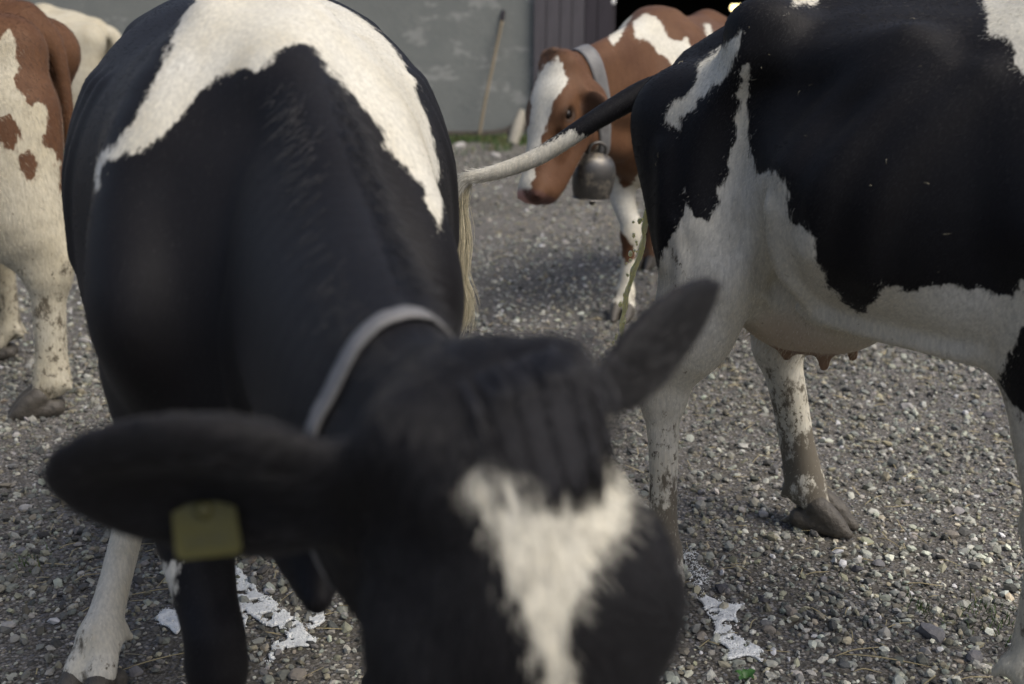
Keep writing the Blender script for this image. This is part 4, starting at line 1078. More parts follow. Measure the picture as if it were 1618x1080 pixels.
if 'nocow' not in DBG:
    # --- the black cow that walks up to the camera
    c, sp = spec_hero()
    poll_l = sp['head']['o']; hxl = unit(sp['head']['hx']); hzl = np.asarray(sp['head']['hz'], float); hzl = unit(hzl - hxl * (hzl @ hxl)); hyl = np.cross(hzl, hxl)
    def hero_len(P):
        d = np.linalg.norm(P - (poll_l + hxl * 0.12), axis=1)
        near = smoothstep(0.42, 0.12, d)
        x = (P - poll_l) @ hxl; f = ((P - poll_l) @ hzl > -0.12)
        L = 0.009 + 0.003 * near + 0.004 * near * f * smoothstep(0.30, 0.12, np.abs(x - 0.16))
        ear = smoothstep(0.13, 0.17, np.abs((P - poll_l) @ hyl)) * near
        L = L + 0.008 * ear
        return L, 0.14 + 0.12 * near
    def hero_flow(P, N):
        b = body_flow(P, N)
        q = P - poll_l; x = q @ hxl; y = q @ hyl
        k = smoothstep(0.55, 0.35, np.linalg.norm(q, axis=1))[:, None]
        h = hxl * 0.8 + hyl * np.clip(y / 0.12, -1, 1)[:, None] * 0.75
        ear = smoothstep(0.11, 0.16, np.abs(y))[:, None]
        h = h * (1 - ear) + hyl * np.sign(y)[:, None] * ear
        return b * (1 - k) + h * k
    def hero_dens(cen):
        d = np.linalg.norm(cen - poll_l, axis=1)
        return 1.0 + 2.5 * smoothstep(0.5, 0.3, d) + 0.0 * d - 0.75 * smoothstep(-0.1, -0.4, cen[:, 0])
    def hero_coat(V, coat):
        out = coat.copy()
        for key in ('RH', 'LH'):
            hk, fe = (np.array(sp['legs'][key][q], float) for q in ('hock', 'fet'))
            ba = fe - hk; t = np.clip(((V - hk) @ ba) / (ba @ ba), -0.25, 1.3)
            d = np.linalg.norm(V - hk - t[:, None] * ba, axis=1)
            sd_ = np.minimum(0.14 - d, 0.60 - V[:, 2])
            out = np.maximum(out, np.clip(sd_, -0.2, 0.2))
        return out
    hero = finish_cow(c, sp, BLACK_COAT, PATCH['hero'], 'big blurred black cow with white blaze, walking head-on at the front', 150000,
        lambda V: legs_mud(V, 0.42, 0.5), 31, relief=0.25, coat_fn=hero_coat, nose=((0.03, 0.025, 0.025), (0.03, 0.025, 0.025)), h_len=hero_len, flow=hero_flow, dens=hero_dens)
    # forelock falling from the poll over the forehead
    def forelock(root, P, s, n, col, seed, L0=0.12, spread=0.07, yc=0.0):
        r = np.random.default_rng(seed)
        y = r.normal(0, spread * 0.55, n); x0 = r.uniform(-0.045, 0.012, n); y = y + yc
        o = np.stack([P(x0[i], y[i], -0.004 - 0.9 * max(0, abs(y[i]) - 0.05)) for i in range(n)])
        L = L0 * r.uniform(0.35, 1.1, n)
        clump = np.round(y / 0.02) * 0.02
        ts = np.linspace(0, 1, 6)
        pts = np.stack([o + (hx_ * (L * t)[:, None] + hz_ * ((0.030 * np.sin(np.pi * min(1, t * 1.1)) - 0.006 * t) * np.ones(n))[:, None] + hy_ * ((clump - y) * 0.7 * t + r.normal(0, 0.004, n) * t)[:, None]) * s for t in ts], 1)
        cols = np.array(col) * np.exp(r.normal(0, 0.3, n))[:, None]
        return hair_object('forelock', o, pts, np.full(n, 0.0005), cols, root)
    if 'nohair' not in DBG:
        hx_, hz_, hy_ = hxl, hzl, hyl
        forelock(hero['root'], hero['info']['P'], 1.12, 3600, np.array(BLACK_COAT) * 2.4, 8, 0.088, 0.040, 0.036)  # lighter than the coat black: hair sheen put into the strand colour
        # mane along the ridge of the neck
        r = np.random.default_rng(18); n = 5200
        cb = catmull(sp['crest'], 12)[14:]; u = r.uniform(0, 1, n) ** 0.9; tt = np.linspace(0, 1, len(cb))
        o_ = np.stack([np.interp(u, tt, cb[:, i]) for i in range(3)], 1); o2 = np.stack([np.interp(np.minimum(u + 0.05, 1.0), tt, cb[:, i]) for i in range(3)], 1)
        d_ = o2 - o_ + 1e-6; d_ /= np.linalg.norm(d_, axis=1, keepdims=True)
        lat = np.cross(d_, (0, 0, 1.0)); lat /= np.linalg.norm(lat, axis=1, keepdims=True)
        s_ = r.normal(0.0, 0.8, n)[:, None]; up = np.cross(lat, d_)
        rr_ = np.interp(u, [0, 0.5, 1], [0.045, 0.040, 0.042])[:, None]
        o_ = o_ + (up * np.cos(s_) + lat * np.sin(s_)) * rr_ * 0.97
        Lh = (r.uniform(0.015, 0.042, n) * np.interp(u, [0, 0.3, 0.7, 0.9, 1], [0.7, 1.1, 0.8, 0.35, 0.3]))[:, None]
        clump = r.normal(0, 0.30, n)[:, None]
        ts = (0, 0.35, 0.7, 1.0)
        pts = np.stack([o_ + Lh * (d_ * 0.75 * t + lat * (np.sin(s_) * 0.8 + clump) * t + up * (0.10 * np.sin(np.pi * min(1, t * 0.8)) - 0.30 * t * t)) for t in ts], 1)
        hair_object('mane', o_, pts, np.full(n, 0.0005), np.array(BLACK_COAT) * 1.5 * np.exp(r.normal(0, 0.45, (n, 1))), hero['root'])

    # --- the black and white cow on the right, tail raised
    c, sp = spec_right()
    def mud_r(V):
        m = legs_mud(V, 0.80, 1.0)
        m *= np.where(V[:, 0] > 0.3, 0.55, 1.0)
        s1 = np.exp(-((V[:, 0] + 0.28) ** 2 + (V[:, 2] - 0.86) ** 2) / 0.010) * 0.55 * (V[:, 1] < 0)
        s2 = 0.34 * smoothstep(0.95, 0.72, V[:, 2]) * (V[:, 1] < 0.1)
        return np.maximum(np.maximum(m, s1), s2)
    def skin_r(V):
        u = smoothstep(0.20, 0.14, np.linalg.norm((V - np.array([-0.13, 0.03, 0.72])) * np.array([1, 1, 1.1]), axis=1)) * smoothstep(0.80, 0.70, V[:, 2])
        tt = smoothstep(0.668, 0.648, V[:, 2]) * (np.abs(V[:, 0] + 0.115) < 0.085) * (np.abs(V[:, 1] - 0.03) < 0.085) * (V[:, 2] > 0.56)
        colr = np.where((tt > 0.5)[:, None], np.array([0.22, 0.14, 0.09]), np.array([0.42, 0.33, 0.24]))
        return np.maximum(u * 0.75, tt), colr
    right = finish_cow(c, sp, BLACK_COAT, PATCH['right'], 'black and white cow on the right with its tail raised, urinating', 170000, mud_r, 32, skin_fn=skin_r, relief=1.6,
        h_len=lambda P: (np.full(len(P), 0.0085), 0.22), dens=lambda cen: np.where(cen[:, 1] < 0.05, 1.0, 0.3))
    L = c.L
    # tail switch
    def switch(root, pts, n, spread, col, seed, rad=0.0006):
        r = np.random.default_rng(seed); K = 9
        base = catmull(pts, 12); t = np.linspace(0, 1, len(base)); tk = np.linspace(0, 1, K)
        ctr = np.stack([np.interp(tk, t, base[:, i]) for i in range(3)], 1)
        st = r.uniform(0, 0.5, n); en = np.clip(st + r.uniform(0.45, 0.75, n), 0, 1.06)
        off = r.normal(0, 1, (n, 3)) * spread; ph = r.uniform(0, 6.28, n)
        P = np.zeros((n, K, 3))
        for k in range(K):
            u = st + (en - st) * k / (K - 1)
            cc = np.stack([np.interp(u, t, base[:, i]) for i in range(3)], 1)
            P[:, k] = cc + off * (0.25 + 0.9 * (k / (K - 1))) + np.stack([np.sin(ph + u * 14), np.cos(ph * 1.7 + u * 12), np.zeros(n)], 1) * 0.006
        cols = np.array(col) * np.exp(r.normal(0, 0.25, (n, 1)))
        return hair_object('tail_switch', None, P, np.full(n, rad), np.clip(cols, 0, 0.9), root)
    sw = [L((-0.105, 2.95, 1.0)), L((-0.130, 2.96, 0.94)), L((-0.130, 2.965, 0.84)), L((-0.142, 2.97, 0.74)), L((-0.128, 2.97, 0.66)), L((-0.140, 2.97, 0.60))]
    if 'nohair' not in DBG:
        switch(right['root'], sw, 900, 0.014, (0.52, 0.47, 0.33), 3, 0.0007)
        # longer hairs on top of and under the white tail
        r = np.random.default_rng(12); n = 700
        tl = np.array(sp['tail']); tb = catmull(tl, 12); u = r.uniform(0.55, 0.97, n); tt = np.linspace(0, 1, len(tb))
        o_ = np.stack([np.interp(u, tt, tb[:, i]) for i in range(3)], 1); o2 = np.stack([np.interp(np.minimum(1, u + 0.03), tt, tb[:, i]) for i in range(3)], 1)
        d_ = (o2 - o_); d_ /= np.linalg.norm(d_, axis=1, keepdims=True)
        side_ = r.normal(0, 1, (n, 3)); side_ -= d_ * (side_ * d_).sum(1, keepdims=True); side_ /= np.linalg.norm(side_, axis=1, keepdims=True)
        Lh = r.uniform(0.015, 0.035, n)[:, None]
        pts = np.stack([o_ + side_ * 0.014, o_ + side_ * 0.018 + d_ * Lh * 0.5, o_ + side_ * (0.016 + 0.25 * Lh) + d_ * Lh], 1)
        hair_object('tail_fringe', o_, pts, np.full(n, 0.0005), np.array(WHITE_COAT) * np.exp(r.normal(0, 0.2, (n, 1))), right['root'])
        # sparse long hair under the udder
        n = 500
        m = (right['V'][:, 2] < 0.70) & (right['V'][:, 2] > 0.62) & (np.abs(right['V'][:, 0] + 0.15) < 0.15) & (np.abs(right['V'][:, 1]) < 0.2) & (right['N'][:, 2] < -0.3)
        if m.sum() > 50:
            pk = r.choice(np.flatnonzero(m), n); o_ = right['V'][pk]; Lh = r.uniform(0.012, 0.04, n)[:, None]
            j = r.normal(0, 0.35, (n, 3)) + np.array([-0.4, -0.1, -1.0])
            pts = np.stack([o_, o_ + j * Lh * 0.5, o_ + j * Lh + r.normal(0, 0.003, (n, 3))], 1)
            hair_object('udder_hair', o_, pts, np.full(n, 0.0004), np.tile((0.40, 0.34, 0.24), (n, 1)), right['root'])

        # bits of hay and dust caught in the black flank
        m = np.flatnonzero((right['N'][:, 1] < -0.2) & (right['V'][:, 2] > 0.75) & (right['V'][:, 0] > -0.45))
        n = 60; pk = r.choice(m, n); o_ = right['V'][pk]; nn = right['N'][pk]
        d_ = r.normal(0, 1, (n, 3)); d_ -= nn * (d_ * nn).sum(1, keepdims=True); d_ /= np.linalg.norm(d_, axis=1, keepdims=True)
        Lh = r.uniform(0.003, 0.016, n)[:, None]
        pts = np.stack([o_ + nn * 0.003, o_ + nn * 0.005 + d_ * Lh * 0.5, o_ + nn * 0.003 + d_ * Lh], 1)
        hair_object('hay_flecks', o_, pts, np.full(n, 0.0005), np.tile((0.30, 0.27, 0.18), (n, 1)) * r.uniform(0.4, 1.3, (n, 1)), right['root'])

    # --- the brown and white cow with the bell
    c, sp = spec_red()
    red = finish_cow(c, sp, RED_COAT, PATCH['red'], 'brown and white cow wearing a bell, looking down by the barn door', 70000, lambda V: legs_mud(V, 0.30, 0.75), 33,
        nose=((0.42, 0.24, 0.20), (0.09, 0.045, 0.035)), h_len=lambda P: (np.full(len(P), 0.010), 0.25), dens=lambda cen: np.where(cen[:, 0] > -0.3, 1.0, 0.3))
    if 'nohair' not in DBG:
        hh = sp['head']; hx_ = unit(hh['hx']); hz_ = np.asarray(hh['hz'], float); hz_ = unit(hz_ - hx_ * (hz_ @ hx_)); hy_ = np.cross(hz_, hx_)
        forelock(red['root'], red['info']['P'], 1.07, 700, RED_COAT, 9, 0.035, 0.05)

    # --- the brown and white cow at the left edge and the pale one far behind
    c, sp = spec_left()
    left = finish_cow(c, sp, RED_COAT, PATCH['left'], 'brown and white cow cut off by the left edge, seen from its hind leg', 70000, lambda V: legs_mud(V, 0.95, 0.72), 34, white=(0.50, 0.465, 0.365), relief=2.0,
        h_len=lambda P: (np.full(len(P), 0.013), 0.3), dens=lambda cen: np.where(cen[:, 0] < -0.2, 1.0, 0.08))
    c, sp = spec_far()
    far = finish_cow(c, sp, RED_COAT, PATCH['far'], 'pale cream cow glimpsed far back between the left brown cow and the black cow', 0, lambda V: legs_mud(V, 0.4, 0.6), 35, base_white=True, white=(0.46, 0.43, 0.34))

    # ------------------------------------------------------------------ straps, bell, ear tags
    def leather(name, col):
        return plain(name, col, 0.55, var=0.45, scale=30, bump_s=0.4)
    def strap(cow, cen, nrm, width, thick, mat, label, name='neck_strap'):
        Vv, Fq, R, D, e1, e2 = strap_on(cow['F'], cen, nrm, width, thick, name, mat)
        o = mesh_obj(name, Vv, Fq, mat)
        o.location = cow['root'].location; o.rotation_euler = cow['root'].rotation_euler; o.scale = cow['root'].scale
        return tag(o, label, 'cow collar', 'leather cow collars'), R, D
    hc_ = hero['c']
    strap(hero, hc_.L((-0.125, 1.07, 0.965)), hc_.Ld((0.46, -0.88, -0.10)), 0.028, 0.004, leather('strap_leather', (0.13, 0.128, 0.125)), 'grey leather strap round the neck of the black cow at the front')
    rc_ = red['c']
    m_col = leather('collar_leather', (0.13, 0.13, 0.128))
    strap(red, rc_.L((0.335, 5.21, 1.08)), rc_.Ld((-0.80, -0.52, -0.34)), 0.072, 0.006, m_col, 'wide grey leather collar on the brown and white cow carrying its bell')

    # cow bell: hammered steel, flattened, open below
    def cow_bell(loc, rz, tilt, s, label):
        root = empty('cow_bell', loc); root.rotation_euler = (tilt, 0.06, rz); root.scale = (s, s, s)
        tag(root, label, 'cow bell')
        m, t, b = new_mat('bell_steel')
        n = noise(t, coords(t), 14, 6, 0.65); n2 = noise(t, coords(t), 60, 4, 0.6)
        t.links.new(mix(t, ramp(t, n, [(0.5, 0.0), (0.62, 1.0)]), (0.10, 0.097, 0.092), mix(t, n2, (0.24, 0.215, 0.165), (0.11, 0.09, 0.065))), b.inputs['Base Color'])
        t.links.new(ramp(t, n, [(0.5, 0.85), (0.62, 0.1)]), b.inputs['Metallic'])
        b.inputs['Roughness'].default_value = 0.42
        bump(t, b, n2, 0.25, 0.004)
        prof = [(0.000, 0.0), (0.030, -0.004), (0.058, -0.016), (0.078, -0.040), (0.088, -0.075), (0.088, -0.110), (0.083, -0.150), (0.076, -0.175), (0.080, -0.182)]
        pr = catmull(prof, 4); inner = pr[::-1] * np.array([0.95, 1.0]); inner[:, 1] = np.where(inner[:, 1] > -0.176, inner[:, 1] - 0.004, inner[:, 1])
        pr = np.vstack([pr, inner]); K = 40
        ph = np.linspace(0, 2 * np.pi, K, endpoint=False)
        Vb = np.array([[max(q[0], 1e-4) * np.cos(a), max(q[0], 1e-4) * 0.74 * np.sin(a), q[1]] for q in pr for a in ph])
        fb = [(i * K + k, i * K + (k + 1) % K, (i + 1) * K + (k + 1) % K, (i + 1) * K + k) for i in range(len(pr) - 1) for k in range(K)]
        mesh_obj('shell', Vb, fb, m, root)
        def tubem(name, pts, r, mat, par, k=8):
            P = catmull(pts, 6); T = np.gradient(P, axis=0); Vt = []
            for p, tt in zip(P, T):
                tt = unit(tt); a = unit(np.cross(tt, (0.3, 1, 0.2))); bb = np.cross(tt, a)
                Vt += [p + r * (np.cos(x) * a + np.sin(x) * bb) for x in np.linspace(0, 2 * np.pi, k, endpoint=False)]
            ft = [(i * k + j, i * k + (j + 1) % k, (i + 1) * k + (j + 1) % k, (i + 1) * k + j) for i in range(len(P) - 1) for j in range(k)]
            return mesh_obj(name, Vt, ft, mat, par)
        tubem('loop', [(-0.035, 0, -0.01), (-0.032, 0, 0.025), (0, 0, 0.040), (0.032, 0, 0.025), (0.035, 0, -0.01)], 0.006, m, root)
        cl = tubem('clapper', [(0, 0, -0.05), (0.004, 0, -0.12), (0.006, 0, -0.185)], 0.005, m, root)
        F = Field((-0.03, -0.03, -0.23), (0.03, 0.03, -0.16), 0.004); F.ball((0.006, 0, -0.195), (0.015, 0.015, 0.018), 0.01)
        kv, kq = F.surface(1); mesh_obj('knob', kv, kq, m, cl)
        return root
    cow_bell((0.374, 5.05, 0.865), math.radians(20), math.radians(8), 1.12, 'dull steel cow bell hanging under the brown and white cow')

    def ear_tag(loc, ax_x, ax_y, w, h, label, marks):
        """thin yellow plastic flag: ax_x across, ax_y down"""
        X = unit(ax_x); Y = np.asarray(ax_y, float); Y = unit(Y - X * (Y @ X)); Z = np.cross(X, Y)
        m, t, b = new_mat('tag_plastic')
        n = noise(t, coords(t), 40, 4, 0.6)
        t.links.new(mix(t, n, (0.042, 0.040, 0.007), (0.062, 0.058, 0.011)), b.inputs['Base Color']); b.inputs['Roughness'].default_value = 0.5  # yellow darkened to olive: shade under the ear put into the colour
        b.inputs['Subsurface Weight'].default_value = 0.2; b.inputs['Subsurface Radius'].default_value = (0.01, 0.01, 0.004)
        root = empty('ear_tag', loc); tag(root, label, 'ear tag', 'yellow ear tags')
        root.rotation_euler = Matrix((X, Y, Z)).transposed().to_euler()
        out = [(-0.5, 0.12), (-0.22, 0.0), (0.22, 0.0), (0.5, 0.12), (0.52, 0.9), (0.45, 1.0), (-0.45, 1.0), (-0.52, 0.9)]
        Vt = [(x * w, y * h, 0.004 * math.sin(y * 2.0) - 0.0011) for x, y in out] + [(x * w, y * h, 0.004 * math.sin(y * 2.0) + 0.0011) for x, y in out]
        k = len(out)
        ft = [tuple(range(k))[::-1], tuple(range(k, 2 * k))] + [(i, (i + 1) % k, k + (i + 1) % k, k + i) for i in range(k)]
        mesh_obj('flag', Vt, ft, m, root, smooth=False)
        ink = plain('tag_ink', (0.05, 0.05, 0.02), 0.6, var=0.2)
        for (x0, x1, y0, y1) in marks:
            z = 0.0032
            Vm = [(x0 * w, y0 * h, z + 0.003 * y0), (x1 * w, y0 * h, z + 0.003 * y0), (x1 * w, y1 * h, z + 0.003 * y1), (x0 * w, y1 * h, z + 0.003 * y1)]
            Vm2 = [(a, b2, c2 - 0.0015) for a, b2, c2 in Vm]
            mesh_obj('print', Vm + Vm2, [(0, 1, 2, 3), (7, 6, 5, 4), (0, 4, 5, 1), (1, 5, 6, 2), (2, 6, 7, 3), (3, 7, 4, 0)], ink, root, smooth=False)
        Fk = Field((-0.012, -0.006, -0.012), (0.012, 0.016, 0.014), 0.002); Fk.ball((0, 0.006, 0.002), (0.008, 0.008, 0.007), 0.004)
        kv, kq = Fk.surface(1); mesh_obj('stud', kv, kq, m, root)
        return root
    bars = [(-0.36 + 0.09 * i, -0.36 + 0.09 * i + (0.05 if i % 3 else 0.025), 0.55, 0.80) for i in range(8)]
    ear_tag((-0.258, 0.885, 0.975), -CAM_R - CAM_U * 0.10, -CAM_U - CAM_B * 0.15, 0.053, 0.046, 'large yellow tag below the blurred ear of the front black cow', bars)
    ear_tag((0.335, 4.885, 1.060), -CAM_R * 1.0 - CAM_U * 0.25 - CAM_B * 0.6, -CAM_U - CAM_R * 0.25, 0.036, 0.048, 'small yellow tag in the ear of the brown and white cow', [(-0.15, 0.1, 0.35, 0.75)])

# ------------------------------------------------------------------ barn
def box(name, lo, hi, mat, parent=None, bev=0.0, rot=None):
    import bmesh
    lo = np.array(lo, float); hi = np.array(hi, float); cen = (lo + hi) / 2
    bm = bmesh.new(); bmesh.ops.create_cube(bm, size=1.0)
    for v in bm.verts: v.co = Vector((np.array(v.co) * (hi - lo)))
    if bev: bmesh.ops.bevel(bm, geom=bm.edges[:], offset=bev, segments=2, affect='EDGES', profile=0.6)
    me = bpy.data.meshes.new(name); bm.to_mesh(me); bm.free()
    me.materials.append(mat)
    o = link(bpy.data.objects.new(name, me)); o.location = cen
    if rot: o.rotation_euler = rot
    if parent: o.parent = parent
    return o

def plaster():
    m, t, b = new_mat('old_plaster')
    v = coords(t)
    n1 = noise(t, v, 0.8, 6, 0.65); n2 = noise(t, v, 3.5, 7, 0.7); n3 = noise(t, v, 30, 5, 0.7); n4 = noise(t, coords(t, (1, 1, 2.2)), 1.7, 7, 0.72)
    col = mix(t, ramp(t, n2, [(0.42, 0.0), (0.58, 1.0)]), (0.33, 0.375, 0.33), (0.60, 0.64, 0.56))
    col = mix(t, ramp(t, n1, [(0.52, 0.0), (0.70, 0.6)]), col, (0.60, 0.62, 0.54))
    # damp and flaking near the ground
    tc = t.nodes.new('ShaderNodeTexCoord'); sx = t.nodes.new('ShaderNodeSeparateXYZ'); t.links.new(tc.outputs['Object'], sx.inputs[0])
    low = math_n(t, 'MULTIPLY_ADD', sx.outputs[2], -0.85, 0.75)
    dm = math_n(t, 'ADD', low, math_n(t, 'MULTIPLY_ADD', n4, 2.2, -1.1))
    col = mix(t, ramp(t, dm, [(0.15, 0.0), (0.5, 0.95)]), col, (0.15, 0.16, 0.15))
    fl = math_n(t, 'MULTIPLY', ramp(t, n4, [(0.56, 0.0), (0.60, 1.0)]), ramp(t, low, [(0.1, 0.0), (0.3, 1.0)]))
    col = mix(t, math_n(t, 'MULTIPLY', fl, 0.3), col, (0.45, 0.45, 0.42))
    t.links.new(col, b.inputs['Base Color']); b.inputs['Roughness'].default_value = 0.9
    bump(t, b, math_n(t, 'ADD', n3, math_n(t, 'MULTIPLY', n2, 1.5)), 0.5, 0.02)
    return m

def wood(name, a, b_, scale=6.0, axis=2):
    m, t, b = new_mat(name)
    sc = [scale] * 3; sc[axis] = scale * 0.08
    g = noise(t, coords(t, tuple(sc)), 4.0, 6, 0.65); n = noise(t, coords(t), 3.0, 4, 0.6)
    t.links.new(mix(t, math_n(t, 'ADD', math_n(t, 'MULTIPLY', g, 0.7), math_n(t, 'MULTIPLY', n, 0.3)), a, b_), b.inputs['Base Color'])
    b.inputs['Roughness'].default_value = 0.8
    bump(t, b, g, 0.4, 0.006)
    return m

M_PLASTER = plaster()
M_BOARD = wood('weathered_board', (0.034, 0.031, 0.035), (0.100, 0.093, 0.102))
M_BOARD2 = wood('weathered_board_dark', (0.014, 0.011, 0.015), (0.042, 0.036, 0.044))
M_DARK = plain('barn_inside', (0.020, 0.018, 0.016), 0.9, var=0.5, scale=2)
M_ROOF = plain('roof_tile', (0.11, 0.055, 0.04), 0.85, var=0.4, scale=9)
WY = 16.25
barn = empty('barn', (0, WY, 0))
tag(barn, 'grey plastered barn with dark board door and black open doorway', 'barn')
def bpart(name, lo, hi, mat, bev=0.0, parent=barn):
    o = box(name, lo, hi, mat, None, bev)
    o.parent = parent
    return o
# local y: 0 is the face of the wall, + goes inside
bpart('wall', (-13.0, 0.0, -0.3), (0.42, 0.35, 4.4), M_PLASTER)
bpart('wall', (4.75, 0.0, -0.3), (13.0, 0.35, 4.4), M_PLASTER)
bpart('lintel_wall', (0.425, 0.003, 3.2), (4.745, 0.347, 4.397), M_PLASTER)
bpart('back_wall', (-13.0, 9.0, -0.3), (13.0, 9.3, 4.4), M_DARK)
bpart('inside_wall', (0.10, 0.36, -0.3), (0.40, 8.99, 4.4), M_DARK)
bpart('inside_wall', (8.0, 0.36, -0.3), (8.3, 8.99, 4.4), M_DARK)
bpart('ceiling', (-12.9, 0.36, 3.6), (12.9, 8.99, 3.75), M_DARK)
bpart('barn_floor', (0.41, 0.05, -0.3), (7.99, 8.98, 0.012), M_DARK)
roof = bpart('roof', (-13.6, -0.45, 4.40), (13.6, 10.0, 4.62), M_ROOF)
for x0, x1 in ((1.20, 1.42), (4.70, 4.90)):
    bpart('door_post', (x0 + 0.005, 0.02, 0.0), (x1, 0.30, 3.19), M_BOARD2, 0.01)
door = empty('sliding_door', (0, 0, 0)); door.parent = barn
x = 0.30; r_ = random.Random(4)
for k, w in enumerate((0.17, 0.19, 0.16, 0.18, 0.17, 0.20)):
    d = r_.uniform(-0.006, 0.006)
    o = bpart('board', (x, -0.10 + d, 0.06 + r_.uniform(-0.02, 0.02)), (x + w - 0.010, -0.055 + d, 3.25), M_BOARD if k < 4 else M_BOARD2, 0.004, parent=door)
    x += w
bpart('rail', (0.28, -0.053, 0.55), (1.34, -0.02, 0.70), M_BOARD2, 0.004, parent=door)
bpart('rail', (0.28, -0.053, 2.4), (1.34, -0.02, 2.55), M_BOARD2, 0.004, parent=door)
bpart('door_track', (0.1, -0.12, 3.27), (4.9, -0.01, 3.38), M_BOARD2, 0.01)
M_WHITE = plain('white_enamel', (0.62, 0.62, 0.60), 0.4, var=0.08)
Fh = Field((-0.06, -0.04, -0.06), (0.06, 0.04, 0.06), 0.006); Fh.ball((0, 0, 0), (0.045, 0.022, 0.045), 0.01); Fh.tube([(0, 0, 0), (0, 0.03, 0)], [0.018, 0.018], 0.01)
hv_, hq_ = Fh.surface(1)
o = mesh_obj('door_knob', hv_, hq_, M_WHITE, door); o.location = (1.37, -0.08, 1.83)

# lamp glowing inside the barn
lamp = empty('barn_lamp', (4.18, WY + 5.9, 1.90)); tag(lamp, 'small warm lamp glowing in the dark barn doorway', 'lamp')
m_lamp, t_, b_ = new_mat('lamp_glass')
b_.inputs['Base Color'].default_value = (0.9, 0.8, 0.5, 1)
b_.inputs['Emission Color'].default_value = (1.0, 0.78, 0.36, 1); b_.inputs['Emission Strength'].default_value = 4.0
Fl = Field((-0.15, -0.15, -0.15), (0.15, 0.15, 0.15), 0.012); Fl.ball((0, 0, 0), (0.105, 0.085, 0.085), 0.02)
lv, lq = Fl.surface(1); mesh_obj('glass', lv, lq, m_lamp, lamp)
Fl = Field((-0.15, -0.15, 0.02), (0.15, 0.15, 0.30), 0.012); Fl.ball((0, 0, 0.085), (0.12, 0.10, 0.04), 0.02); Fl.tube([(0, 0, 0.09), (0, 0, 0.25)], [0.02, 0.015], 0.03)
lv, lq = Fl.surface(1); mesh_obj('cap', lv, lq, M_DARK, lamp)
Fl = Field((-0.03, -0.03, 0.2), (0.03, 0.03, 1.62), 0.012); Fl.tube([(0, 0, 0.22), (0, 0, 1.58)], [0.014, 0.014], 0.01)
lv, lq = Fl.surface(0); mesh_obj('hanger', lv, lq, M_DARK, lamp)
post = box('barn_post', (4.02, WY + 2.0, 0.01), (4.16, WY + 2.14, 3.6), wood('post_wood', (0.05, 0.045, 0.04), (0.11, 0.10, 0.09)), None, 0.01)
tag(post, 'grey wooden post standing inside the dark barn doorway', 'post')

# stick leaning on the wall, board lying at its foot, stub of plank
def rod(name, pts, rad, mat, k=10, n=8):
    P = catmull(np.column_stack([pts, rad]), n); Vt = []
    T = np.gradient(P[:, :3], axis=0)
    for p, tt in zip(P, T):
        tt = unit(tt); a = unit(np.cross(tt, (0.25, 1, 0.31))); b2 = np.cross(tt, a)
        Vt += [p[:3] + p[3] * (np.cos(q) * a + np.sin(q) * b2) for q in np.linspace(0, 2 * np.pi, k, endpoint=False)]
    f = [(i * k + j, i * k + (j + 1) % k, (i + 1) * k + (j + 1) % k, (i + 1) * k + j) for i in range(len(P) - 1) for j in range(k)]
    f += [tuple(range(k))[::-1], tuple(range((len(P) - 1) * k, len(P) * k))]
    return np.array(Vt), f
M_STICK = wood('stick_wood', (0.12, 0.095, 0.06), (0.24, 0.20, 0.13), 8.0)
st = empty('stick', (-0.46, WY - 0.42, 0)); tag(st, 'long wooden stick with dark end leaning on the barn wall', 'stick')
v_, f_ = rod('shaft', [(0, 0, 0.02), (0.10, 0.12, 0.55), (0.22, 0.26, 1.1), (0.325, 0.385, 1.58)], [0.024, 0.022, 0.021, 0.021], M_STICK)
mesh_obj('shaft', v_, f_, M_STICK, st)
v_, f_ = rod('grip', [(0.325, 0.385, 1.58), (0.332, 0.393, 1.64), (0.345, 0.40, 1.72)], [0.023, 0.030, 0.026], M_BOARD2)
mesh_obj('grip', v_, f_, M_BOARD2, st)
v_, f_ = rod('log', [(-1.0, WY - 0.30, 0.06), (-0.5, WY - 0.30, 0.05), (-0.12, WY - 0.26, 0.07), (0.10, WY - 0.22, 0.16), (0.22, WY - 0.15, 0.24)], [0.06, 0.065, 0.075, 0.09, 0.06], M_BOARD2)
tag(mesh_obj('log', v_, f_, wood('log_bark', (0.016, 0.013, 0.010), (0.05, 0.04, 0.03), 5, 0)), 'dark crooked log lying along the foot of the barn wall', 'log')
v_, f_ = rod('plank_stub', [(0.0, WY - 1.25, 0.0), (0.07, WY - 1.10, 0.22), (0.13, WY - 0.95, 0.42)], [0.075, 0.085, 0.05], M_STICK, k=6)
tag(mesh_obj('plank_stub', v_, f_, wood('pale_wood', (0.16, 0.15, 0.12), (0.30, 0.28, 0.23), 6)), 'pale stub of wood standing tilted before the barn wall', 'wood stub')

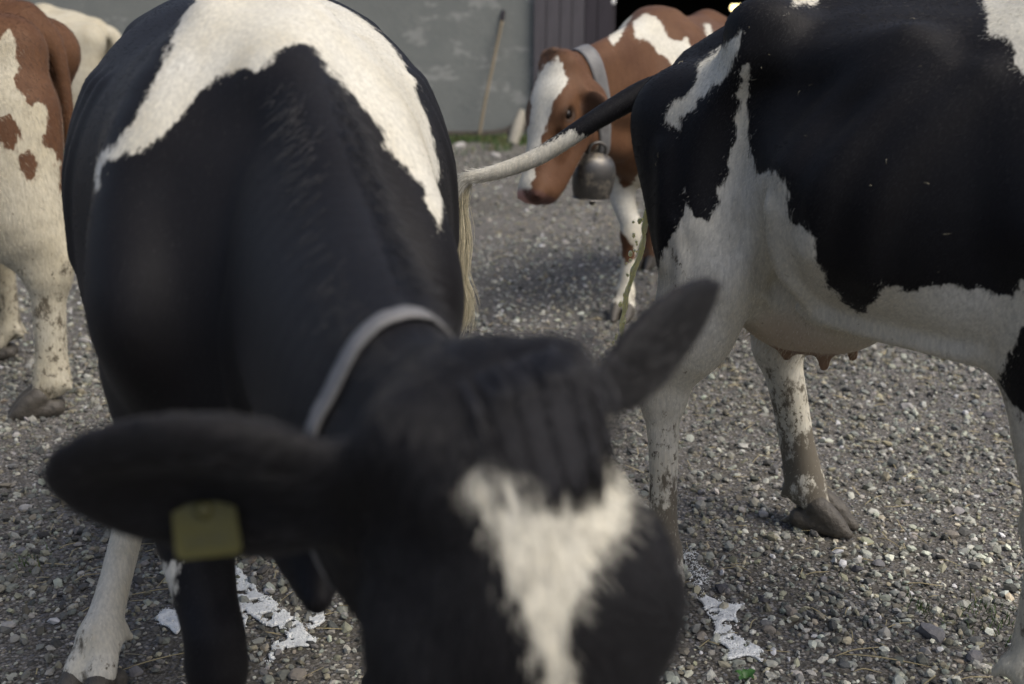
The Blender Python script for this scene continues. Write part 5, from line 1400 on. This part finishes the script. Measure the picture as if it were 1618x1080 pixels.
# ------------------------------------------------------------------ grass at the foot of the wall, tufts in the gravel
def blades(name, x, y, h, w, cols, lean=0.5, seed=1, parent=None):
    r = np.random.default_rng(seed); n = len(x)
    a = r.uniform(0, 2 * np.pi, n); l = r.uniform(0.1, lean, n) * h; b = r.uniform(0, 2 * np.pi, n)
    z = ground_z(x, y) - 0.003
    sx, sy = np.cos(a) * w, np.sin(a) * w; lx, ly = np.cos(b) * l, np.sin(b) * l
    P = np.stack([np.stack([x - sx, y - sy, z], -1), np.stack([x + sx, y + sy, z], -1), np.stack([x + sx * .8 + lx * .35, y + sy * .8 + ly * .35, z + h * .6], -1), np.stack([x - sx * .8 + lx * .35, y - sy * .8 + ly * .35, z + h * .6], -1), np.stack([x + lx, y + ly, z + h * .95], -1)], 1)
    V = P.reshape(-1, 3); k = np.arange(n)[:, None] * 5
    F = np.concatenate([np.concatenate([k, k + 1, k + 2], 1), np.concatenate([k, k + 2, k + 3], 1), np.concatenate([k + 3, k + 2, k + 4], 1)])
    o = mesh_obj(name, V, F, M_GRASS, parent)
    set_attr(o.data, 'col', 'FLOAT_COLOR', np.column_stack([np.repeat(cols, 5, 0), np.ones(n * 5)]))
    return o
M_GRASS, t_, b_ = new_mat('grass_blade')
t_.links.new(attr(t_, 'col').outputs['Color'], b_.inputs['Base Color']); b_.inputs['Roughness'].default_value = 0.6
r = np.random.default_rng(41)
def grass_cols(n, dry=0.2):
    c = np.array([[0.045, 0.085, 0.018]]) * np.exp(r.normal(0, 0.25, (n, 1)))
    d = r.random(n) < dry
    c[d] = np.array([0.16, 0.135, 0.06])
    return c
n = 9000
gx_ = r.uniform(-5.5, 0.6, n); gy_ = WY - 0.25 - np.abs(r.normal(0, 1.0, n))
k_ = fbm(gx_, gy_, 8, 3, 1.6) > -0.15
gx_, gy_ = gx_[k_], gy_[k_]
o = blades('grass', gx_, gy_, r.uniform(0.04, 0.13, len(gx_)), 0.007, grass_cols(len(gx_)), 0.7, 2)
tag(o, 'rough green grass along the foot of the barn wall', 'grass', kind='stuff')

def px_ground(u, v):
    dx, dy = (u - 809) / 1800, (540 - v) / 1800
    d = np.array([dx, CR + SR * dy, -SR + CR * dy]); return d * (CAM_H / -d[2]) + np.array([0, 0, CAM_H])
for i, (u, v, nb, sp_, lab) in enumerate(((1455, 965, 26, 0.022, 'tiny grass sprout in the bare gravel behind the white foreleg'), (1558, 975, 130, 0.055, 'low green grass tuft beside the right edge foreleg'), (1445, 958 - 14, 10, 0.014, 'few thin grass blades left of the tiny sprout'),
                                       (55, 885, 30, 0.03, 'small grass tuft on the gravel at the left edge'), (1000, 990, 14, 0.02, None))):
    if lab is None: continue
    p = px_ground(u, v)
    xx = p[0] + r.normal(0, sp_, nb); yy = p[1] + r.normal(0, sp_, nb)
    tag(blades('grass_tuft', xx, yy, r.uniform(0.012, 0.040, nb), 0.0014, grass_cols(nb, 0.12), 1.0, 10 + i), lab, 'grass tuft', kind='stuff')

# a leafy weed
p = px_ground(1178, 1082)
wd = empty('weed', (p[0], p[1], 0.004), 0.4, 0.72); tag(wd, 'small weed with broad green leaves at the bottom of the picture', 'weed')
m_leaf = plain('weed_leaf', (0.035, 0.105, 0.020), 0.5, var=0.3, scale=60)
for k, (a, l) in enumerate(((0.3, 0.042), (2.2, 0.036), (3.6, 0.040), (5.0, 0.03), (1.2, 0.03))):
    ts = np.linspace(0, 1, 7); Vl = []
    for t in ts:
        wv = 0.012 * math.sin(math.pi * min(1, t * 0.93 + 0.07)) ** 0.8 * (l / 0.04)
        rr = l * t; z = 0.008 + 0.022 * math.sin(t * 2.2)
        for s_ in (-1, 0, 1): Vl.append((rr * math.cos(a) - s_ * wv * math.sin(a), rr * math.sin(a) + s_ * wv * math.cos(a), z + 0.004 * abs(s_)))
    nv = len(Vl); Vl = Vl + [(a_, b2, c2 - 0.0006) for a_, b2, c2 in Vl]
    fl = []
    for i in range(6):
        for s_ in range(2):
            q = i * 3 + s_
            fl += [(q, q + 1, q + 4, q + 3), (nv + q, nv + q + 3, nv + q + 4, nv + q + 1)]
    mesh_obj('leaf', Vl, fl, m_leaf, wd)

# ------------------------------------------------------------------ stones one can pick out, straws
def big_stone(u, v, size, col, label, seed, flat=0.6):
    p = px_ground(u, v); rr = np.random.default_rng(seed)
    V = stone_shapes(ICO2, 1, seed)[0]
    V[:, 2] *= flat / 0.6
    V = V @ rot_mats(rr, 1, 0.15)[0].T * size
    o = mesh_obj('stone', V, ICO2[1], M_STONE, smooth=False)
    o.location = (p[0], p[1], ground_z(p[0], p[1]) + size * 0.22)
    set_attr(o.data, 'col', 'FLOAT_COLOR', np.tile((*col, 1.0), (len(V), 1)))
    return tag(o, label, 'stone', 'larger stones lying in the gravel')
DK, GR, LT, TN = (0.055, 0.056, 0.065), (0.17, 0.17, 0.18), (0.36, 0.35, 0.33), (0.24, 0.215, 0.18)
for i, (u, v, s_, col, lab) in enumerate((
    (1140, 930, 0.026, DK, 'dark angular stone at the edge of the white foam'), (1432, 642, 0.030, LT, 'palest large stone on the gravel behind the far hind hoof'),
    (1108, 1002, 0.022, TN, 'round tan stone beside the white foam near the black muzzle'), (1205, 945, 0.020, DK, 'flat dark stone right of the foam'),
    (1505, 845, 0.026, TN, 'tan block of stone in the middle of the right gravel'), (1540, 1040, 0.028, GR, 'grey rounded stone near the bottom of the white foreleg'),
    (1390, 890, 0.022, GR, 'bluish grey stone left of the grass sprout'), (1470, 1000, 0.040, GR, 'wide flat grey slab sunk in the gravel below the grass tuft'),
    (1250, 968, 0.024, TN, 'long tan stone right of the foam end'), (1530, 893, 0.018, LT, 'small pale stone above the green tuft'),
    (1355, 900, 0.017, DK, 'small dark stone before the far hind hoof'), (1300, 915, 0.018, GR, 'grey stone below the far hind hoof'),
    (1205, 555 + 260, 0.020, LT, 'light stone left of the far hind hoof'), (1560, 655, 0.026, DK, 'dark stone pair member near the right edge of the gravel'),
    (1108, 780, 0.020, GR, 'grey stone just right of the muddy near hind leg'), (1240, 740, 0.018, DK, 'dark stone left of the far hind pastern'),
    (42, 800, 0.024, LT, 'pale stone at the left edge below the brown cow hoof'), (25, 690, 0.020, LT, 'pale stone left of the brown cow hoof'),
    (134, 540, 0.034, LT, 'flat light slab between the brown cow leg and the black cow'), (35, 870, 0.022, GR, 'grey stone on the left gravel'),
    (78, 722, 0.018, LT, 'small pale stone just below the brown cow hoof'), (215, 1060, 0.022, GR, 'grey stone between the white hind leg and the black foreleg'),
    (470, 1066, 0.026, TN, 'rough tan stone at the bottom below the foam splash'), (12, 985, 0.024, LT, 'pale stone by the left edge near the bottom'),
    (785, 478, 0.022, LT, 'pale stone left of the bell cow hoof'), (820, 470, 0.020, GR, 'grey stone on the gravel under the bell'), (860, 345, 0.030, DK, 'dark stone on the straw coloured ground under the bell cow muzzle'),
    (728, 232, 0.085, LT, 'white stone on the grass near the black cow back'), (784, 247, 0.075, LT, 'white stone on the grass before the pale wood stub'),
    (1590, 640, 0.022, GR, 'grey stone beside the white foreleg knee'), (1215, 905 + 90, 0.018, TN, 'tan pebble below the dark flat stone'))):
    big_stone(u, v, s_, col, lab, 100 + i)

M_STRAW = plain('straw', (0.30, 0.255, 0.14), 0.6, var=0.35, scale=80, bump_s=0.1)
STRAW = []
for k in range(6):
    rr = random.Random(k); b1, b2 = rr.uniform(-0.35, 0.35), rr.uniform(-0.05, 0.05)
    v_, f_ = rod('straw', [(-0.5, 0, 0.01), (-0.15, b1 * 0.10, 0.05 + b2), (0.2, b1 * 0.14, 0.045), (0.5, -b1 * 0.05, 0.012)], [0.013, 0.017, 0.016, 0.009], M_STRAW, k=5, n=4)
    STRAW.append(mesh_obj('straw', v_ * np.array([1, 1, 1]), f_, M_STRAW))
straws = [(1405, 1045, 0.17, -0.25, 1.3), (1360, 1030, 0.11, 0.35, 1.0), (1370, 1062, 0.05, 0.0, 1), (1420, 990, 0.06, 0.4, 1), (1345, 1005, 0.05, 1.4, 1), (1460, 925, 0.075, -0.1, 1), (1365, 888, 0.05, 0.0, 1.0), (1430, 865, 0.05, 1.35, 1),
          (1405, 858, 0.06, -0.9, 1), (1380, 790, 0.085, 0.8, 1.0), (1425, 800, 0.09, 0.15, 0.9), (1452, 850, 0.05, -1.2, 1), (1340, 965, 0.04, 1.0, 1), (865, 523, 0.09, 0.1, 1.0), (905, 540, 0.07, -0.5, 1), (245, 1045, 0.13, 0.6, 1.0),
          (225, 935, 0.10, 0.4, 1), (110, 860, 0.05, 0.9, 1), (118, 870, 0.05, 1.5, 1), (255, 870, 0.07, 0.1, 1), (140, 910, 0.06, 0.7, 1), (1170, 880 + 20, 0.05, -0.7, 1), (1265, 905, 0.05, 1.2, 1), (1290, 908, 0.06, 0.35, 1),
          (1190, 985, 0.045, 1.1, 1), (1250, 690, 0.05, 0.3, 1), (1375, 700, 0.05, -0.3, 1), (1390, 640, 0.05, 0.5, 1), (1120, 640, 0.04, 1.0, 1), (1540, 1075, 0.07, 0.2, 1), (1530, 800, 0.04, 0.8, 1), (1500, 890, 0.05, -0.6, 1), (1325, 870, 0.04, 0.4, 1)]
for i, (u, v, l, a, w) in enumerate(straws):
    s0 = STRAW[i % 6]
    o = s0 if i < 6 else link(bpy.data.objects.new('straw', s0.data))
    p = px_ground(u, v)
    o.location = (p[0], p[1], ground_z(p[0], p[1]) + 0.006); o.rotation_euler = (0, 0.03, a); o.scale = (l * 1.25, l * 1.25, 0.10)
    o.scale = (l * 1.25, 0.08 * w * (-1) ** i, 0.08)
    tag(o, 'thin dry yellow straw lying on the gravel', 'straw', 'dry straws scattered on the gravel')

# fine hay litter trodden into the yard
def litter():
    r = np.random.default_rng(61); n = 3800
    x = np.concatenate([r.uniform(-2.0, 3.2, 2800), r.uniform(-1.6, 2.2, 1000)]); y = np.concatenate([r.uniform(4.6, 10.5, 2800), r.uniform(1.6, 4.6, 1000)])
    k = r.random(n) < np.clip(0.45 + 0.6 * fbm(x, y, 55, 3, 1.1), 0.05, 1); x, y = x[k], y[k]; n = len(x)
    a = r.uniform(0, np.pi, n); l = r.uniform(0.008, 0.035, n); w = r.uniform(0.0007, 0.0016, n) * np.where(y > 4.6, 1.6, 1.0)
    z = ground_z(x, y) + r.uniform(0.006, 0.016, n)
    c, s = np.cos(a), np.sin(a); dz = r.normal(0, 0.15, n) * l
    P = np.stack([np.stack([x - c * l - s * w, y - s * l + c * w, z - dz], -1), np.stack([x - c * l + s * w, y - s * l - c * w, z - dz], -1), np.stack([x + c * l + s * w, y + s * l - c * w, z + dz], -1), np.stack([x + c * l - s * w, y + s * l + c * w, z + dz], -1), np.stack([x, y, z + w * 1.6], -1)], 1)
    V = P.reshape(-1, 3); b = np.arange(n)[:, None] * 5
    F = np.concatenate([b + np.array([[i, j, 4]]) for i, j in ((0, 1), (1, 2), (2, 3), (3, 0))])
    tag(mesh_obj('hay_litter', V, F, M_STRAW), 'fine dry hay litter trodden into the gravel', 'hay litter', kind='stuff')
litter()

# ------------------------------------------------------------------ foam
def foam_material():
    m, t, b = new_mat('foam')
    v = coords(t)
    n = noise(t, v, 30, 5, 0.6); vo = nd(t, 'ShaderNodeTexVoronoi', Scale=230.0); t.links.new(v, vo.inputs['Vector'])
    vo2 = nd(t, 'ShaderNodeTexVoronoi', Scale=75.0); t.links.new(v, vo2.inputs['Vector'])
    col = mix(t, ramp(t, n, [(0.3, 0.0), (0.7, 1.0)]), (0.50, 0.52, 0.52), (0.80, 0.82, 0.80))
    col = mix(t, ramp(t, vo2.outputs['Distance'], [(0.12, 0.75), (0.2, 0.0)]), col, (0.26, 0.25, 0.24))
    t.links.new(col, b.inputs['Base Color']); b.inputs['Roughness'].default_value = 0.55
    b.inputs['Subsurface Weight'].default_value = 0.15; b.inputs['Subsurface Radius'].default_value = (0.01, 0.01, 0.01)
    bump(t, b, math_n(t, 'ADD', vo.outputs['Distance'], n), 0.5, 0.004)
    return m
M_FOAM = foam_material()
def foam(polys, label, seed, holes=0.0, wob=0.004, thick=0.0018, dens=52000):
    """a thin skin of liquid with a crust of tiny bubbles that thins out towards the edge"""
    P = [catmull(np.array([px_ground(u, v)[:2] for u, v in q + q[:1]]), 5)[:-1] for q in polys]
    allp = np.vstack(P); lo = allp.min(0) - 0.03; hi = allp.max(0) + 0.03; cen = (lo + hi) / 2
    def mask(X, Y):
        flat = np.column_stack([X.ravel(), Y.ravel()]); d = np.full(len(flat), 1.0)
        for q in P: d = np.minimum(d, -poly_sd(flat, q))
        d = d.reshape(X.shape) - 0.002 + wob * fbm(X, Y, seed, 4, 55.0)
        hn = fbm(X, Y, seed + 5, 3, 75.0) + 0.55 * fbm(X, Y, seed + 6, 2, 260.0)
        return np.maximum(d, (hn - holes) * 0.010)
    F = Field((*(lo - cen), -0.012), (*(hi - cen), 0.022), 0.0032)
    X, Y = np.meshgrid(F.ax[0] + cen[0], F.ax[1] + cen[1], indexing='ij')
    d = mask(X, Y) + 0.0008
    gz = ground_z(X, Y) + 0.006
    Z = F.ax[2][None, None, :]
    F.d = np.clip(np.maximum(d[:, :, None], np.abs(Z - gz[:, :, None]) - (0.0036 + 0.0008 * fbm(X, Y, seed + 9, 2, 160.0)[:, :, None])), -0.05, 0.05).astype(np.float32)
    V, Q = F.surface(1)
    o = mesh_obj('foam', V, Q, M_FOAM); o.location = (cen[0], cen[1], 0)
    r = np.random.default_rng(seed); n = int(dens * np.prod(hi - lo))
    x = r.uniform(lo[0], hi[0], n); y = r.uniform(lo[1], hi[1], n)
    m = mask(x[:, None], y[:, None])[:, 0] + 0.002 * r.normal(size=n)
    k = m < 0.0005; x, y, m = x[k], y[k], m[k]; n = len(x)
    s_ = np.exp(r.normal(np.log(0.0017), 0.40, n)) * np.clip(0.7 - m * 25, 0.6, 1.25)
    z = ground_z(x, y) + 0.0085 + r.uniform(-0.0015, 0.0012, n)
    Pv = (ICO1[0] * np.array([1, 1, 0.7]))[None] * s_[:, None, None] + np.stack([x - cen[0], y - cen[1], z], -1)[:, None, :]
    Fc = (ICO1[1][None] + (np.arange(n) * len(ICO1[0]))[:, None, None]).reshape(-1, 3)
    bo = mesh_obj('bubbles', Pv.reshape(-1, 3), Fc, M_FOAM, o); bo['kind'] = 'stuff'
    return tag(o, label, 'foam', 'white foam patches on the gravel')
foam([[(1075, 872), (1092, 868), (1105, 895), (1120, 905), (1118, 925), (1108, 935), (1125, 945), (1150, 955), (1175, 956), (1163, 968), (1165, 985), (1155, 995), (1175, 1012), (1205, 1028), (1203, 1044), (1185, 1036), (1150, 1040), (1152, 1025), (1132, 1010), (1130, 985), (1115, 965), (1105, 945), (1095, 925), (1085, 905)]],
     'white foam streak running from the near hind hoof to below the dark stone', 71, 0.62)
foam([[(1020, 1025), (1040, 1000), (1060, 985), (1072, 1000), (1062, 1018), (1040, 1022), (1015, 1040)]], 'small white foam patch beside the black muzzle', 72, 0.8)
foam([[(330, 860), (355, 868), (375, 900), (410, 935), (445, 960), (470, 980), (490, 1002), (500, 1012), (480, 1022), (455, 1024), (440, 1036), (428, 1052), (418, 1048), (428, 1030), (435, 1016), (455, 1008), (440, 990), (415, 985), (395, 975), (388, 990), (385, 1010), (380, 1020), (372, 1010), (375, 985), (365, 965), (340, 960)],
      ], 'lacy white foam splash between the black foreleg and the hanging brisket', 73, 0.5, 0.006, 0.002)
foam([[(250, 975), (262, 963), (280, 968), (285, 990), (278, 1003), (268, 990), (252, 985)]], 'small white foam blob left of the black foreleg', 74, 0.9)
foam([[(486, 985), (495, 968), (510, 970), (508, 985), (490, 995)]], 'tiny white foam blob beside the hanging brisket tip', 75, 0.9)

# ------------------------------------------------------------------ the stream
def stream():
    m, t, b = new_mat('urine')
    b.inputs['Base Color'].default_value = (1.0, 0.97, 0.56, 1); b.inputs['Roughness'].default_value = 0.04
    b.inputs['Transmission Weight'].default_value = 0.40; b.inputs['Subsurface Weight'].default_value = 0.8; b.inputs['Subsurface Radius'].default_value = (0.03, 0.028, 0.012); b.inputs['IOR'].default_value = 1.33
    root = empty('urine_stream', (0.345, 2.98, 0.0)); tag(root, 'yellow stream of urine falling behind the black and white cow', 'liquid stream')
    r = np.random.default_rng(77)
    T = np.linspace(0.10, 0.47, 60); p0 = np.array([0.45, 2.87, 1.12]); vel = 0.66
    line = np.stack([p0[0] - 0.67 * vel * T, p0[1] + 0.74 * vel * T, p0[2] - 4.9 * T ** 2], 1) - np.array([0.345, 2.98, 0])
    lo = line.min(0) - 0.05; hi = line.max(0) + 0.05
    F = Field(lo, hi, 0.0032)
    for s_ in range(3):
        ph = r.uniform(0, 6.28); amp = 0.0105
        off = np.stack([np.sin(T * 60 + ph), np.cos(T * 55 + ph * 2), np.zeros_like(T)], 1) * amp * (0.4 + 2.0 * (T[:, None] - 0.1))
        rad = np.clip(0.0016 + (0.0076 - 0.010 * (T - 0.1)) * np.abs(np.sin(T * (85 + 25 * s_) + ph)) + 0.001 * r.normal(size=len(T)), 0.0016, 0.012)
        k = 0
        while k < len(T) - 3:
            e = min(len(T), k + int(r.integers(5, 12)))
            F.tube((line + off)[k:e], rad[k:e], 0.003, n=2)
            k = e - 1 + int(r.integers(0, 2 + s_))
    V, Q = F.surface(1)
    mesh_obj('jet', V, Q, m, root)
    dv, df = ICO2[0], ICO2[1]
    for i in range(44):
        k = r.integers(8, len(T)); s_ = r.uniform(0.0025, 0.0065)
        o = mesh_obj('droplet', dv * s_ * np.array([1, 1, r.uniform(1, 1.8)]), df, m, root)
        o.location = line[k] + np.array([r.normal(-0.010, 0.012), r.normal(0, 0.01), r.normal(0, 0.01)])
stream()
